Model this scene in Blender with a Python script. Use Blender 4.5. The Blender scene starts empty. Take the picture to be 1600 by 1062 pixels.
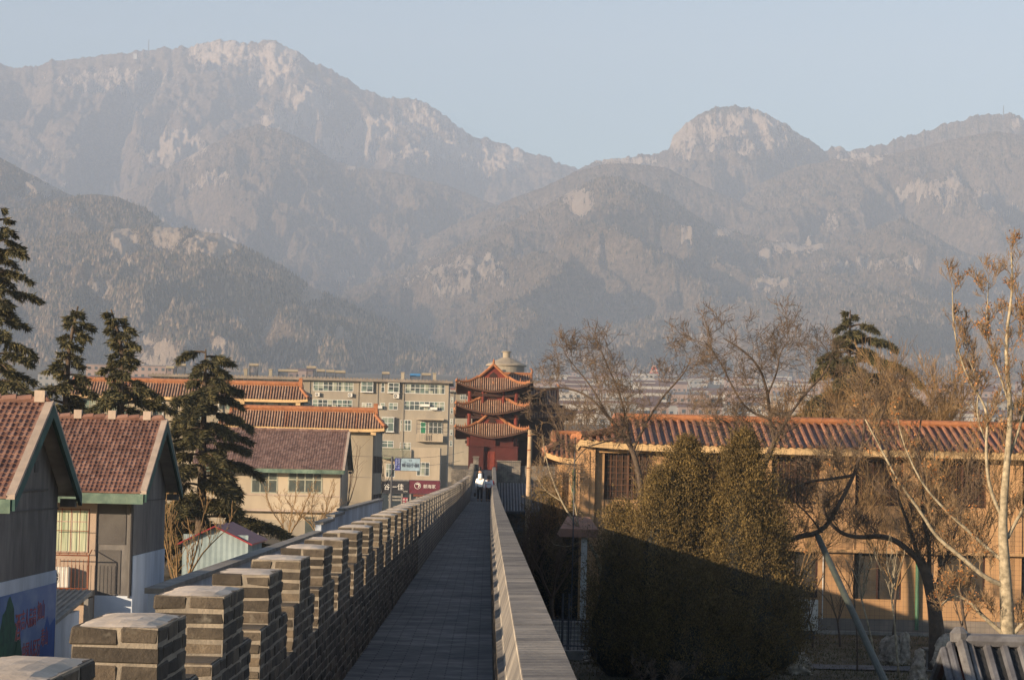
import bpy, math, random
import numpy as np
from mathutils import Vector, Matrix, Euler
random.seed(7); np.random.seed(7)
C = bpy.context.scene.collection
SC = bpy.context.scene
R = math.radians

# ------------------------------------------------------------------ camera, world, sun, exposure
F, CX, CY, EYE = 3900.0, 800.0, 531.0, 7.0
YAW, PITCH, ROLL = 0.00838, 0.05270, R(1.35)
cam_d = bpy.data.cameras.new('camera'); cam = bpy.data.objects.new('camera', cam_d); C.objects.link(cam)
cam_d.sensor_width = 36.0; cam_d.lens = F / 1600.0 * 36.0
cam_d.clip_start = 0.5; cam_d.clip_end = 60000.0
RM = Matrix.Rotation(-YAW, 3, 'Z') @ Matrix.Rotation(math.pi / 2 + PITCH, 3, 'X') @ Matrix.Rotation(ROLL, 3, 'Z')
cam.matrix_world = Matrix.Translation((0, 0, EYE)) @ RM.to_4x4()
SC.camera = cam
def at(px, py, Y):
    d = RM @ Vector(((px - CX) / F, (CY - py) / F, -1.0))
    return Vector((d.x / d.y * Y, Y, EYE + d.z / d.y * Y))
_Rn = np.array(RM)
def project(x, y, z):
    p = np.stack([x, y, z - EYE], -1) @ _Rn
    return CX + F * p[..., 0] / -p[..., 2], CY - F * p[..., 1] / -p[..., 2]

SUN_EL, SUN_A = R(12.0), R(50.0)          # elevation; angle off straight-behind towards the left
sdir = Vector((-math.sin(SUN_A) * math.cos(SUN_EL), -math.cos(SUN_A) * math.cos(SUN_EL), math.sin(SUN_EL)))
sun_d = bpy.data.lights.new('sun', 'SUN'); sun_d.energy = 5.0; sun_d.angle = R(0.5); sun_d.color = (1.0, 0.77, 0.52)
sun = bpy.data.objects.new('sun', sun_d); C.objects.link(sun)
sun.rotation_euler = sdir.to_track_quat('Z', 'Y').to_euler(); sun.location = (0, 0, 80)
W = bpy.data.worlds.new('World'); SC.world = W; W.use_nodes = True
nt = W.node_tree; bg = nt.nodes['Background']
sky = nt.nodes.new('ShaderNodeTexSky'); sky.sky_type = 'NISHITA'; sky.sun_disc = False
sky.sun_elevation = SUN_EL; sky.sun_rotation = math.atan2(sdir.x, sdir.y)
sky.air_density = 1.0; sky.dust_density = 0.7; sky.ozone_density = 2.0; sky.altitude = 150
nt.links.new(sky.outputs[0], bg.inputs[0]); bg.inputs[1].default_value = 0.088
SC.view_settings.view_transform = 'Standard'; SC.view_settings.look = 'None'
SC.view_settings.exposure = 0.9; SC.view_settings.gamma = 1.0
SC.cycles.max_bounces = 5; SC.cycles.diffuse_bounces = 2; SC.cycles.volume_bounces = 2; SC.cycles.transparent_max_bounces = 8
SC.cycles.use_denoising = True

# ------------------------------------------------------------------ helpers
def tag(o, label=None, cat=None, group=None, kind=None):
    if label: o['label'] = label
    if cat: o['category'] = cat
    if group: o['group'] = group
    if kind: o['kind'] = kind
    return o
def thing(name, loc, label, cat, group=None):
    o = bpy.data.objects.new(name, None); C.objects.link(o); o.location = loc; o.empty_display_size = 0.3
    return tag(o, label, cat, group)
def clone(root, loc=None, label=None, group=None, rotz=None, parent=None):
    c = root.copy(); C.objects.link(c)
    if parent is not None: c.parent = parent
    if loc is not None: c.location = loc
    if rotz is not None: c.rotation_euler = (0, 0, rotz)
    if label: c['label'] = label
    if group: c['group'] = group
    for ch in [o for o in C.objects if o.parent == root]: clone(ch, parent=c)
    return c
def wpos(o):
    v = Vector(o.location)
    while o.parent: o = o.parent; v = v + Vector(o.location)
    return v
_hash = np.random.RandomState(3).permutation(512)
def noise2(x, y, seed=0):
    xi = np.floor(x).astype(int); yi = np.floor(y).astype(int); xf = x - xi; yf = y - yi
    u = xf * xf * xf * (xf * (xf * 6 - 15) + 10); v = yf * yf * yf * (yf * (yf * 6 - 15) + 10)
    def g(a, b, dx, dy):
        h = _hash[(_hash[(a + seed * 37) & 511] + b) & 511] * (2 * math.pi / 512)
        return np.cos(h) * dx + np.sin(h) * dy
    n = (g(xi, yi, xf, yf) * (1 - u) + g(xi + 1, yi, xf - 1, yf) * u) * (1 - v) + (g(xi, yi + 1, xf, yf - 1) * (1 - u) + g(xi + 1, yi + 1, xf - 1, yf - 1) * u) * v
    return n * 1.5
def fbm(x, y, o=5, seed=0, ridged=False, gain=0.5):
    s = np.zeros_like(x, dtype=float); a = 1.0; t = 0.0
    for k in range(o):
        n = noise2(x * 2 ** k, y * 2 ** k, seed + k)
        if ridged: n = 1 - 2.2 * np.abs(n)
        s += a * n; t += a; a *= gain
    return s / t
def sstep(a, b, x):
    t = np.clip((x - a) / (b - a), 0, 1); return t * t * (3 - 2 * t)

def set_uv(me):
    n = len(me.polygons)
    if n == 0: return
    nl = len(me.loops)
    co = np.empty(len(me.vertices) * 3); me.vertices.foreach_get('co', co); co = co.reshape(-1, 3)
    nr = np.empty(n * 3); me.polygons.foreach_get('normal', nr); nr = nr.reshape(-1, 3)
    lt = np.empty(n, int); me.polygons.foreach_get('loop_total', lt)
    lv = np.empty(nl, int); me.loops.foreach_get('vertex_index', lv)
    N = np.repeat(nr, lt, axis=0); P = co[lv]
    h = np.hypot(N[:, 0], N[:, 1]); flat = h < 0.05
    T = np.stack([-N[:, 1], N[:, 0], np.zeros(nl)], 1) / np.maximum(h, 1e-6)[:, None]
    T[flat] = (1, 0, 0)
    B = np.cross(N, T); B[flat] = (0, 1, 0)
    uv = np.stack([(P * T).sum(1), (P * B).sum(1)], 1)
    l = me.uv_layers.new(name='uv'); l.data.foreach_set('uv', uv.ravel())

class MB:
    def __init__(s): s.v = []; s.f = []; s.m = []; s.n = 0; s.mi = 0
    def add(s, vs, fs):
        k = s.n; s.v.extend(vs); s.n += len(vs)
        for f in fs: s.f.append(tuple(i + k for i in f)); s.m.append(s.mi)
        return s
    def quad(s, a, b, c, d): return s.add([a, b, c, d], [(0, 1, 2, 3)])
    def tri(s, a, b, c): return s.add([a, b, c], [(0, 1, 2)])
    def box(s, x0, x1, y0, y1, z0, z1):
        return s.add([(x0, y0, z0), (x1, y0, z0), (x1, y1, z0), (x0, y1, z0), (x0, y0, z1), (x1, y0, z1), (x1, y1, z1), (x0, y1, z1)],
                     [(0, 3, 2, 1), (4, 5, 6, 7), (0, 1, 5, 4), (1, 2, 6, 5), (2, 3, 7, 6), (3, 0, 4, 7)])
    def cbox(s, x0, x1, y0, y1, z0, z1, c=0.01, j=0.0):
        """chamfered box with jittered corners"""
        vs = []
        for ix, (xa, sx) in enumerate(((x0, 1), (x1, -1))):
            for (ya, sy) in ((y0, 1), (y1, -1)):
                for (za, sz) in ((z0, 1), (z1, -1)):
                    J = [random.uniform(-j, j) for _ in range(3)]
                    vs += [(xa + J[0], ya + sy * c + J[1], za + sz * c + J[2]), (xa + sx * c + J[0], ya + J[1], za + sz * c + J[2]), (xa + sx * c + J[0], ya + sy * c + J[1], za + J[2])]
        def i(x, y, z, k): return (x * 4 + y * 2 + z) * 3 + k
        fs = [(i(0,0,0,0), i(0,0,1,0), i(0,1,1,0), i(0,1,0,0)), (i(1,0,0,0), i(1,1,0,0), i(1,1,1,0), i(1,0,1,0)),
              (i(0,0,0,1), i(1,0,0,1), i(1,0,1,1), i(0,0,1,1)), (i(0,1,0,1), i(0,1,1,1), i(1,1,1,1), i(1,1,0,1)),
              (i(0,0,0,2), i(0,1,0,2), i(1,1,0,2), i(1,0,0,2)), (i(0,0,1,2), i(1,0,1,2), i(1,1,1,2), i(0,1,1,2))]
        for x in (0, 1):
            for y in (0, 1):
                a = (i(x,y,0,0), i(x,y,0,1), i(x,y,1,1), i(x,y,1,0)); fs.append(a if x == y else a[::-1])
        for x in (0, 1):
            for z in (0, 1):
                a = (i(x,0,z,0), i(x,1,z,0), i(x,1,z,2), i(x,0,z,2)); fs.append(a if x == z else a[::-1])
        for y in (0, 1):
            for z in (0, 1):
                a = (i(0,y,z,1), i(0,y,z,2), i(1,y,z,2), i(1,y,z,1)); fs.append(a if y == z else a[::-1])
        for x in (0, 1):
            for y in (0, 1):
                for z in (0, 1):
                    a = (i(x,y,z,0), i(x,y,z,1), i(x,y,z,2)); fs.append(a[::-1] if (x + y + z) % 2 else a)
        return s.add(vs, fs)
    def prism(s, poly, axis, a, b):
        """polygon (list of 2d) extruded along axis between a and b. axis x: poly=(y,z); y: (x,z); z: (x,y)"""
        n = len(poly)
        def mk(p, t): return (t, p[0], p[1]) if axis == 'x' else (p[0], t, p[1]) if axis == 'y' else (p[0], p[1], t)
        vs = [mk(p, a) for p in poly] + [mk(p, b) for p in poly]
        return s.add(vs, [tuple(range(n)), tuple(range(2 * n - 1, n - 1, -1))] + [(i, n + i, n + (i + 1) % n, (i + 1) % n) for i in range(n)])
    def tube(s, pts, rad, n=6, cap=True):
        pts = [Vector(p) for p in pts]; m = len(pts)
        if not hasattr(rad, '__len__'): rad = [rad] * m
        vs = []; up = None
        for k, p in enumerate(pts):
            d = (pts[min(k + 1, m - 1)] - pts[max(k - 1, 0)])
            if d.length < 1e-9: d = Vector((0, 0, 1))
            d.normalize()
            if up is None: up = Vector((0, 0, 1)) if abs(d.z) < 0.9 else Vector((1, 0, 0))
            a = d.cross(up); a = a.normalized() if a.length > 1e-6 else Vector((1, 0, 0)); b = a.cross(d); up = b
            for i in range(n):
                t = 2 * math.pi * i / n
                vs.append(tuple(p + (a * math.cos(t) + b * math.sin(t)) * rad[k]))
        fs = [(k * n + i, k * n + (i + 1) % n, (k + 1) * n + (i + 1) % n, (k + 1) * n + i) for k in range(m - 1) for i in range(n)]
        if cap: fs += [tuple(range(n - 1, -1, -1)), tuple((m - 1) * n + i for i in range(n))]
        return s.add(vs, fs)
    def lathe(s, c, prof, n=20):
        vs = [(c[0] + r * math.cos(2 * math.pi * i / n), c[1] + r * math.sin(2 * math.pi * i / n), c[2] + z) for r, z in prof for i in range(n)]
        m = len(prof)
        fs = [(k * n + i, k * n + (i + 1) % n, (k + 1) * n + (i + 1) % n, (k + 1) * n + i) for k in range(m - 1) for i in range(n)]
        fs += [tuple(range(n - 1, -1, -1)), tuple((m - 1) * n + i for i in range(n))]
        return s.add(vs, fs)
    def grid(s, P):
        """P: rows of points"""
        a, b = len(P), len(P[0])
        return s.add([tuple(p) for r in P for p in r], [(i * b + j, i * b + j + 1, (i + 1) * b + j + 1, (i + 1) * b + j) for i in range(a - 1) for j in range(b - 1)])
    def build(s, name, mats, parent=None, smooth=False, origin=None, uv=True, mods=None):
        if not isinstance(mats, (list, tuple)): mats = [mats]
        me = bpy.data.meshes.new(name)
        V = np.array(s.v, dtype=float).reshape(-1, 3)
        o = bpy.data.objects.new(name, me)
        if parent is not None: off = wpos(parent)
        elif origin is not None: off = Vector(origin)
        else:
            off = Vector(((V[:, 0].min() + V[:, 0].max()) / 2, (V[:, 1].min() + V[:, 1].max()) / 2, V[:, 2].min()))
        me.from_pydata((V - np.array(off)).tolist(), [], s.f)
        for m in mats: me.materials.append(m)
        if len(mats) > 1: me.polygons.foreach_set('material_index', s.m)
        if smooth: me.polygons.foreach_set('use_smooth', [True] * len(me.polygons))
        me.update()
        if uv: set_uv(me)
        C.objects.link(o)
        if parent is not None: o.parent = parent
        else: o.location = off
        return o

def mesh_np(name, V, Fq, mat, smooth=True, attr=None, parent=None):
    """fast mesh from numpy verts and quads/tris"""
    me = bpy.data.meshes.new(name); k = Fq.shape[1]
    me.vertices.add(len(V)); me.vertices.foreach_set('co', np.ascontiguousarray(V, dtype=np.float32).ravel())
    me.loops.add(Fq.size); me.loops.foreach_set('vertex_index', Fq.ravel().astype(np.int32))
    me.polygons.add(len(Fq)); me.polygons.foreach_set('loop_start', np.arange(0, Fq.size, k, dtype=np.int32))
    me.update(calc_edges=True)
    if smooth: me.polygons.foreach_set('use_smooth', np.ones(len(Fq), bool))
    for an, av in (attr or {}).items():
        a = me.attributes.new(an, 'FLOAT', 'POINT'); a.data.foreach_set('value', av.astype(np.float32).ravel())
    me.materials.append(mat)
    o = bpy.data.objects.new(name, me); C.objects.link(o)
    if parent is not None: o.parent = parent
    return o

# ------------------------------------------------------------------ materials
class NB:
    def __init__(s, name):
        s.m = bpy.data.materials.new(name); s.m.use_nodes = True; s.t = s.m.node_tree; s.b = s.t.nodes['Principled BSDF']
        s.b.inputs['Specular IOR Level'].default_value = 0.25
    def n(s, t, **k):
        x = s.t.nodes.new('ShaderNode' + t)
        for a, b in k.items():
            if a.startswith('i_'): x.inputs[a[2:].replace('_', ' ')].default_value = b
            else: setattr(x, a, b)
        return x
    def l(s, a, b): s.t.links.new(a, b); return s
    def co(s, kind='Object', sc=(1, 1, 1)):
        t = s.n('TexCoord'); mp = s.n('Mapping'); mp.inputs['Scale'].default_value = sc; s.l(t.outputs[kind], mp.inputs[0]); return mp.outputs[0]
    def noise(s, scale, vec=None, detail=4, rough=0.6):
        x = s.n('TexNoise'); x.inputs['Scale'].default_value = scale; x.inputs['Detail'].default_value = detail; x.inputs['Roughness'].default_value = rough
        if vec is not None: s.l(vec, x.inputs['Vector'])
        return x.outputs[0]
    def ramp(s, fac, *stops):
        x = s.n('ValToRGB'); e = x.color_ramp.elements
        while len(e) < len(stops): e.new(0.5)
        for k, (p, c) in enumerate(stops): e[k].position = p; e[k].color = (*c, 1) if len(c) == 3 else c
        s.l(fac, x.inputs[0]); return x.outputs[0]
    def mix(s, fac, a, b, bt='MIX'):
        x = s.n('Mix', data_type='RGBA', blend_type=bt)
        for v, i in ((fac, 0), (a, 6), (b, 7)):
            if isinstance(v, (int, float)): x.inputs[i].default_value = v
            elif isinstance(v, tuple): x.inputs[i].default_value = (*v, 1)
            else: s.l(v, x.inputs[i])
        return x.outputs[2]
    def math(s, op, a, b=None, clamp=False):
        x = s.n('Math', operation=op, use_clamp=clamp)
        for v, i in ((a, 0), (b, 1)):
            if v is None: continue
            if isinstance(v, (int, float)): x.inputs[i].default_value = v
            else: s.l(v, x.inputs[i])
        return x.outputs[0]
    def col(s, c):
        if isinstance(c, tuple): s.b.inputs['Base Color'].default_value = (*c, 1)
        else: s.l(c, s.b.inputs['Base Color'])
        return s
    def bump(s, h, strength=0.5, dist=0.02):
        x = s.n('Bump'); x.inputs['Strength'].default_value = strength; x.inputs['Distance'].default_value = dist
        s.l(h, x.inputs['Height']); s.l(x.outputs[0], s.b.inputs['Normal']); return s
    def rough(s, v): s.b.inputs['Roughness'].default_value = v; return s

def mat(name, c, c2=None, scale=1.5, rough=0.85, bump=0.3, bscale=20, bdist=0.01, stain=0.25, streak=False, metal=0):
    """noisy colour between c and c2, large weather stains, fine bump"""
    b = NB(name); c2 = c2 or tuple(x * 0.72 for x in c)
    v = b.co('Object', (1, 1, 0.25) if streak else (1, 1, 1))
    n1 = b.noise(scale, v, 5, 0.65)
    c_ = b.ramp(n1, (0.35, c2), (0.65, c))
    n2 = b.noise(scale * 0.23, b.co('Object', (1, 1, 0.5)), 4, 0.7)
    f = b.ramp(n2, (0.3, (1 - stain,) * 3), (0.6, (1, 1, 1)))
    b.col(b.mix(1.0, c_, f, 'MULTIPLY')); b.rough(rough); b.b.inputs['Metallic'].default_value = metal
    if bump: b.bump(b.noise(bscale, b.co(), 4), bump, bdist)
    return b.m

def brick_mat(name, c1, c2, mortar, bw, rh, ms=0.008, uv='UV', scale=1, off=0.5, bump=0.6, mvar=True, rough=0.9, loc=0.0):
    b = NB(name); t = b.n('TexBrick'); t.offset = off
    vec = b.co(uv)
    vec.node.inputs['Location'].default_value = (loc, 0, 0)
    # wobble the joints a little
    nz = b.noise(6, vec, 2); sep = b.n('VectorMath', operation='SCALE'); sep.inputs['Scale'].default_value = 0.006
    cmb = b.n('CombineXYZ'); b.l(nz, cmb.inputs[0]); b.l(b.noise(7.3, vec, 2), cmb.inputs[1]); b.l(cmb.outputs[0], sep.inputs[0])
    ad = b.n('VectorMath', operation='ADD'); b.l(vec, ad.inputs[0]); b.l(sep.outputs[0], ad.inputs[1])
    b.l(ad.outputs[0], t.inputs['Vector'])
    t.inputs['Color1'].default_value = (*c1, 1); t.inputs['Color2'].default_value = (*c2, 1); t.inputs['Mortar'].default_value = (*mortar, 1)
    t.inputs['Scale'].default_value = scale; t.inputs['Mortar Size'].default_value = ms; t.inputs['Mortar Smooth'].default_value = 0.25
    t.inputs['Brick Width'].default_value = bw; t.inputs['Row Height'].default_value = rh; t.inputs['Bias'].default_value = -0.1
    n = b.noise(2.2, b.co(), 6, 0.7)
    c = b.mix(1.0, t.outputs[0], b.ramp(n, (0.3, (0.62, 0.62, 0.64)), (0.7, (1.15, 1.12, 1.08))), 'MULTIPLY')
    c = b.mix(1.0, c, b.ramp(b.noise(0.55, b.co(), 5, 0.7), (0.36, (0.66, 0.66, 0.68)), (0.62, (1.2, 1.17, 1.12))), 'MULTIPLY')
    b.col(c); b.rough(rough)
    h = b.math('ADD', b.math('MULTIPLY', t.outputs[1], -1.0), b.math('MULTIPLY', b.noise(30, b.co(), 4), 0.5))
    b.bump(h, bump, 0.012)
    return b.m

M = {}
M['brick_block'] = None
def brick_real():
    b = NB('grey_wall_brick'); g = b.n('NewGeometry'); v = b.co()
    c = b.ramp(g.outputs['Random Per Island'], (0.0, (0.055, 0.05, 0.046)), (0.5, (0.092, 0.081, 0.07)), (1.0, (0.15, 0.125, 0.10)))
    n = b.noise(9, v, 6, 0.7)
    c = b.mix(1.0, c, b.ramp(n, (0.3, (0.6, 0.6, 0.62)), (0.68, (1.25, 1.22, 1.15))), 'MULTIPLY')
    c = b.mix(1.0, c, b.ramp(b.noise(1.3, v, 5, 0.7), (0.36, (0.55, 0.55, 0.58)), (0.6, (1.1, 1.06, 1.0))), 'MULTIPLY')
    l = b.ramp(b.noise(3.1, v, 5, 0.75), (0.62, (0, 0, 0)), (0.72, (1, 1, 1)))
    c = b.mix(b.math('MULTIPLY', l, 0.35), c, (0.28, 0.26, 0.22))
    b.col(c).rough(0.92).bump(b.noise(45, v, 6, 0.7), 0.75, 0.012); return b.m
M['brick'] = brick_real()
M['mortar'] = mat('lime_mortar', (0.30, 0.26, 0.21), (0.18, 0.16, 0.135), 6, bump=0.6, bscale=60, stain=0.35)
M['cap'] = mat('cement_cap', (0.68, 0.58, 0.48), (0.50, 0.42, 0.34), 5, bump=0.3, bscale=40, stain=0.3)
M['brickfar'] = brick_mat('grey_brick_wall', (0.08, 0.08, 0.082), (0.15, 0.14, 0.125), (0.34, 0.31, 0.27), 0.30, 0.074, 0.007)
M['brickbase'] = brick_mat('grey_brick_base', (0.07, 0.07, 0.07), (0.12, 0.115, 0.105), (0.2, 0.19, 0.17), 0.34, 0.1, 0.007)
M['paving'] = brick_mat('walkway_paving', (0.155, 0.16, 0.17), (0.215, 0.215, 0.22), (0.06, 0.06, 0.064), 0.30, 0.15, 0.006, off=0.5, bump=0.8)
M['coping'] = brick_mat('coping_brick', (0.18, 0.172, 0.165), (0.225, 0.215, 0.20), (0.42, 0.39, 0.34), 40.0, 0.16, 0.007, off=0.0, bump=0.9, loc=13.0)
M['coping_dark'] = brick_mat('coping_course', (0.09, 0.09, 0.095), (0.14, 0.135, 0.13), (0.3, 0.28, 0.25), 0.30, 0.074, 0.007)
# ------------------------------------------------------------------ ground
def gz(x, y):
    x = np.asarray(x, float); y = np.asarray(y, float)
    far = np.clip(y - 430, 0, None) * 0.052
    far = far + np.clip(y - 1900, 0, None) * -0.012
    left = 2.2 * sstep(55, 150, y) * sstep(-1.9, -4.5, x) * (1 - sstep(190, 260, y))
    bump = 0.04 * noise2(x / 2.3, y / 2.9, 5) + 0.6 * noise2(x / 90, y / 110, 8) * sstep(230, 500, y) * 4
    return far + left + bump
def ground_mat():
    b = NB('winter_ground'); v = b.co()
    n = b.noise(0.35, v, 8, 0.7); n2 = b.noise(3.0, v, 6, 0.75)
    c = b.ramp(n, (0.35, (0.045, 0.042, 0.026)), (0.5, (0.10, 0.082, 0.055)), (0.66, (0.15, 0.125, 0.09)))
    c = b.mix(1.0, c, b.ramp(n2, (0.3, (0.6, 0.6, 0.6)), (0.7, (1.3, 1.25, 1.15))), 'MULTIPLY')
    b.col(c).rough(0.95).bump(n2, 0.6, 0.05); return b.m
ys = np.concatenate([np.arange(-30, 200, 2.0), np.arange(200, 700, 10.0), np.arange(700, 3000, 60.0), np.arange(3000, 14001, 500.0)])
ts = np.concatenate([-np.linspace(1, 0, 60)[:-1] ** 1.6, np.linspace(0, 1, 60) ** 1.6])
YY, TT = np.meshgrid(ys, ts, indexing='ij')
XX = TT * (60 + np.clip(YY, 0, None) * 0.55 + 60)
ZZ = gz(XX, YY)
nr, nc = XX.shape; idx = np.arange(nr * nc).reshape(nr, nc)
Q = np.stack([idx[:-1, :-1], idx[:-1, 1:], idx[1:, 1:], idx[1:, :-1]], -1).reshape(-1, 4)
tag(mesh_np('ground', np.stack([XX, YY, ZZ], -1).reshape(-1, 3), Q, ground_mat()), kind='structure')

# ------------------------------------------------------------------ mountains
def mountain_mat():
    b = NB('mountain_scrub_and_rock'); v = b.co()
    at_ = b.n('Attribute', attribute_name='rock'); pn = b.n('Attribute', attribute_name='pine')
    n1 = b.noise(0.008, v, 8, 0.7); n2 = b.noise(0.11, b.co('Object', (1, 0.5, 1)), 10, 0.85); n3 = b.noise(0.06, b.co('Object', (1, 0.12, 0.3)), 10, 0.85)
    scrub = b.ramp(n1, (0.3, (0.18, 0.13, 0.09)), (0.55, (0.27, 0.20, 0.14)), (0.75, (0.36, 0.27, 0.19)))
    scrub = b.mix(1.0, scrub, b.ramp(n2, (0.38, (0.25, 0.25, 0.27)), (0.62, (1.45, 1.42, 1.4))), 'MULTIPLY')
    pine = b.ramp(n2, (0.35, (0.025, 0.032, 0.02)), (0.7, (0.08, 0.09, 0.055)))
    pf = b.math('ADD', b.math('MULTIPLY', n2, 1.3), b.math('ADD', pn.outputs['Fac'], -1.15)); pf = b.ramp(pf, (0.0, (0, 0, 0)), (0.12, (1, 1, 1)))
    c = b.mix(pf, scrub, pine)
    rock = b.ramp(n3, (0.36, (0.22, 0.17, 0.13)), (0.46, (0.75, 0.58, 0.44)), (0.7, (0.92, 0.76, 0.60)))
    rf = b.math('ADD', b.math('MULTIPLY', n3, 4.0), b.math('ADD', b.math('MULTIPLY', at_.outputs['Fac'], 1.3), -2.52)); rf = b.ramp(rf, (0.0, (0, 0, 0)), (0.1, (1, 1, 1)))
    b.col(b.mix(rf, c, rock)).rough(1.0)
    h = b.math('ADD', n2, b.math('MULTIPLY', b.math('MULTIPLY', n3, rf), 3.0))
    b.b.inputs['Specular IOR Level'].default_value = 0.0
    b.bump(h, 0.9, 14.0); return b.m
M['mountain'] = mountain_mat()
def forest_mat():
    b = NB('hill_pines'); g = b.n('NewGeometry')
    b.col(b.ramp(g.outputs['Random Per Island'], (0.0, (.035, .038, .024)), (0.3, (.065, .06, .038)), (0.5, (.15, .115, .078)), (1.0, (.30, .22, .155)))).rough(1.0); b.b.inputs['Specular IOR Level'].default_value = 0; return b.m
M['forest'] = forest_mat()
# rock patches of the real slopes (picture x, y, half sizes, strength)
ROCKS = [(345, 80, 60, 22, .75), (430, 85, 45, 22, .75), (405, 115, 30, 22, .6), (440, 105, 40, 20, .5), (180, 122, 130, 24, .42), (480, 160, 50, 36, .75), (440, 185, 40, 25, .6), (585, 195, 45, 26, .72),
         (660, 180, 70, 30, .5), (720, 205, 30, 15, .5), (545, 225, 60, 24, .6), (700, 235, 110, 24, .62), (780, 245, 45, 22, .85), (270, 225, 60, 32, .8), (325, 275, 40, 14, .62), (550, 250, 14, 18, .6), (210, 170, 18, 14, .5), (50, 235, 60, 25, .25), (285, 165, 12, 12, .5),
         (1065, 212, 28, 28, .85), (1130, 195, 45, 24, .6), (1180, 195, 50, 30, .72), (1220, 215, 40, 22, .6), (1140, 226, 55, 10, .6), (1240, 235, 30, 8, .5), (1315, 232, 14, 6, .8), (975, 250, 60, 8, .6),
         (195, 375, 26, 26, .85), (260, 366, 26, 24, .9), (330, 378, 50, 20, .85), (160, 450, 20, 26, .6), (225, 518, 30, 14, .75), (255, 540, 30, 12, .8), (320, 535, 45, 14, .7), (240, 560, 50, 12, .6), (486, 458, 22, 14, .8), (420, 500, 22, 30, .62), (375, 495, 12, 12, .6), (520, 518, 30, 14, .7), (305, 462, 16, 10, .5),
         (55, 290, 60, 12, .65), (120, 330, 30, 12, .4), (540, 430, 20, 10, .7),
         (905, 308, 30, 16, .75), (730, 420, 90, 30, .5), (940, 380, 16, 10, .65), (1072, 360, 14, 8, .7), (1130, 360, 16, 10, .75), (1240, 385, 60, 10, .65), (1075, 540, 40, 18, .9), (1270, 380, 22, 10, .7), (1195, 395, 14, 9, .8), (1300, 340, 18, 14, .5), (1350, 245, 60, 12, .5),
         (1440, 290, 45, 18, .72), (1490, 285, 16, 18, .85), (1480, 310, 20, 12, .75), (1540, 305, 20, 16, .8), (1555, 325, 24, 8, .8), (1582, 316, 12, 6, .8), (1360, 410, 90, 12, .5), (1200, 440, 60, 10, .6), (1425, 410, 16, 12, .7), (820, 300, 20, 8, .3), (660, 440, 60, 24, .4), (1590, 190, 20, 8, .6)]
PINES = [(215, 340, 90, 20, .5), (330, 470, 200, 90, .38), (600, 520, 200, 50, .55), (350, 420, 140, 40, .25), (150, 335, 90, 14, .45), (420, 215, 60, 14, .4), (700, 215, 60, 8, .3), (1150, 172, 70, 10, .55), (1200, 435, 40, 10, .6), (1400, 400, 50, 10, .5), (1130, 300, 160, 14, .2), (950, 290, 50, 14, .35), (1500, 200, 110, 20, .35), (500, 560, 300, 40, .5), (1000, 600, 500, 40, .3), (700, 550, 200, 30, .5)]
def field(px, py, L):
    r = np.zeros_like(px)
    for (a, b_, sx, sy, s) in L:
        d = ((px - a) / sx) ** 2 + ((py - b_) / sy) ** 2
        r = np.maximum(r, s * np.clip(1.25 - d, 0, 1))
    return r
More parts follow.
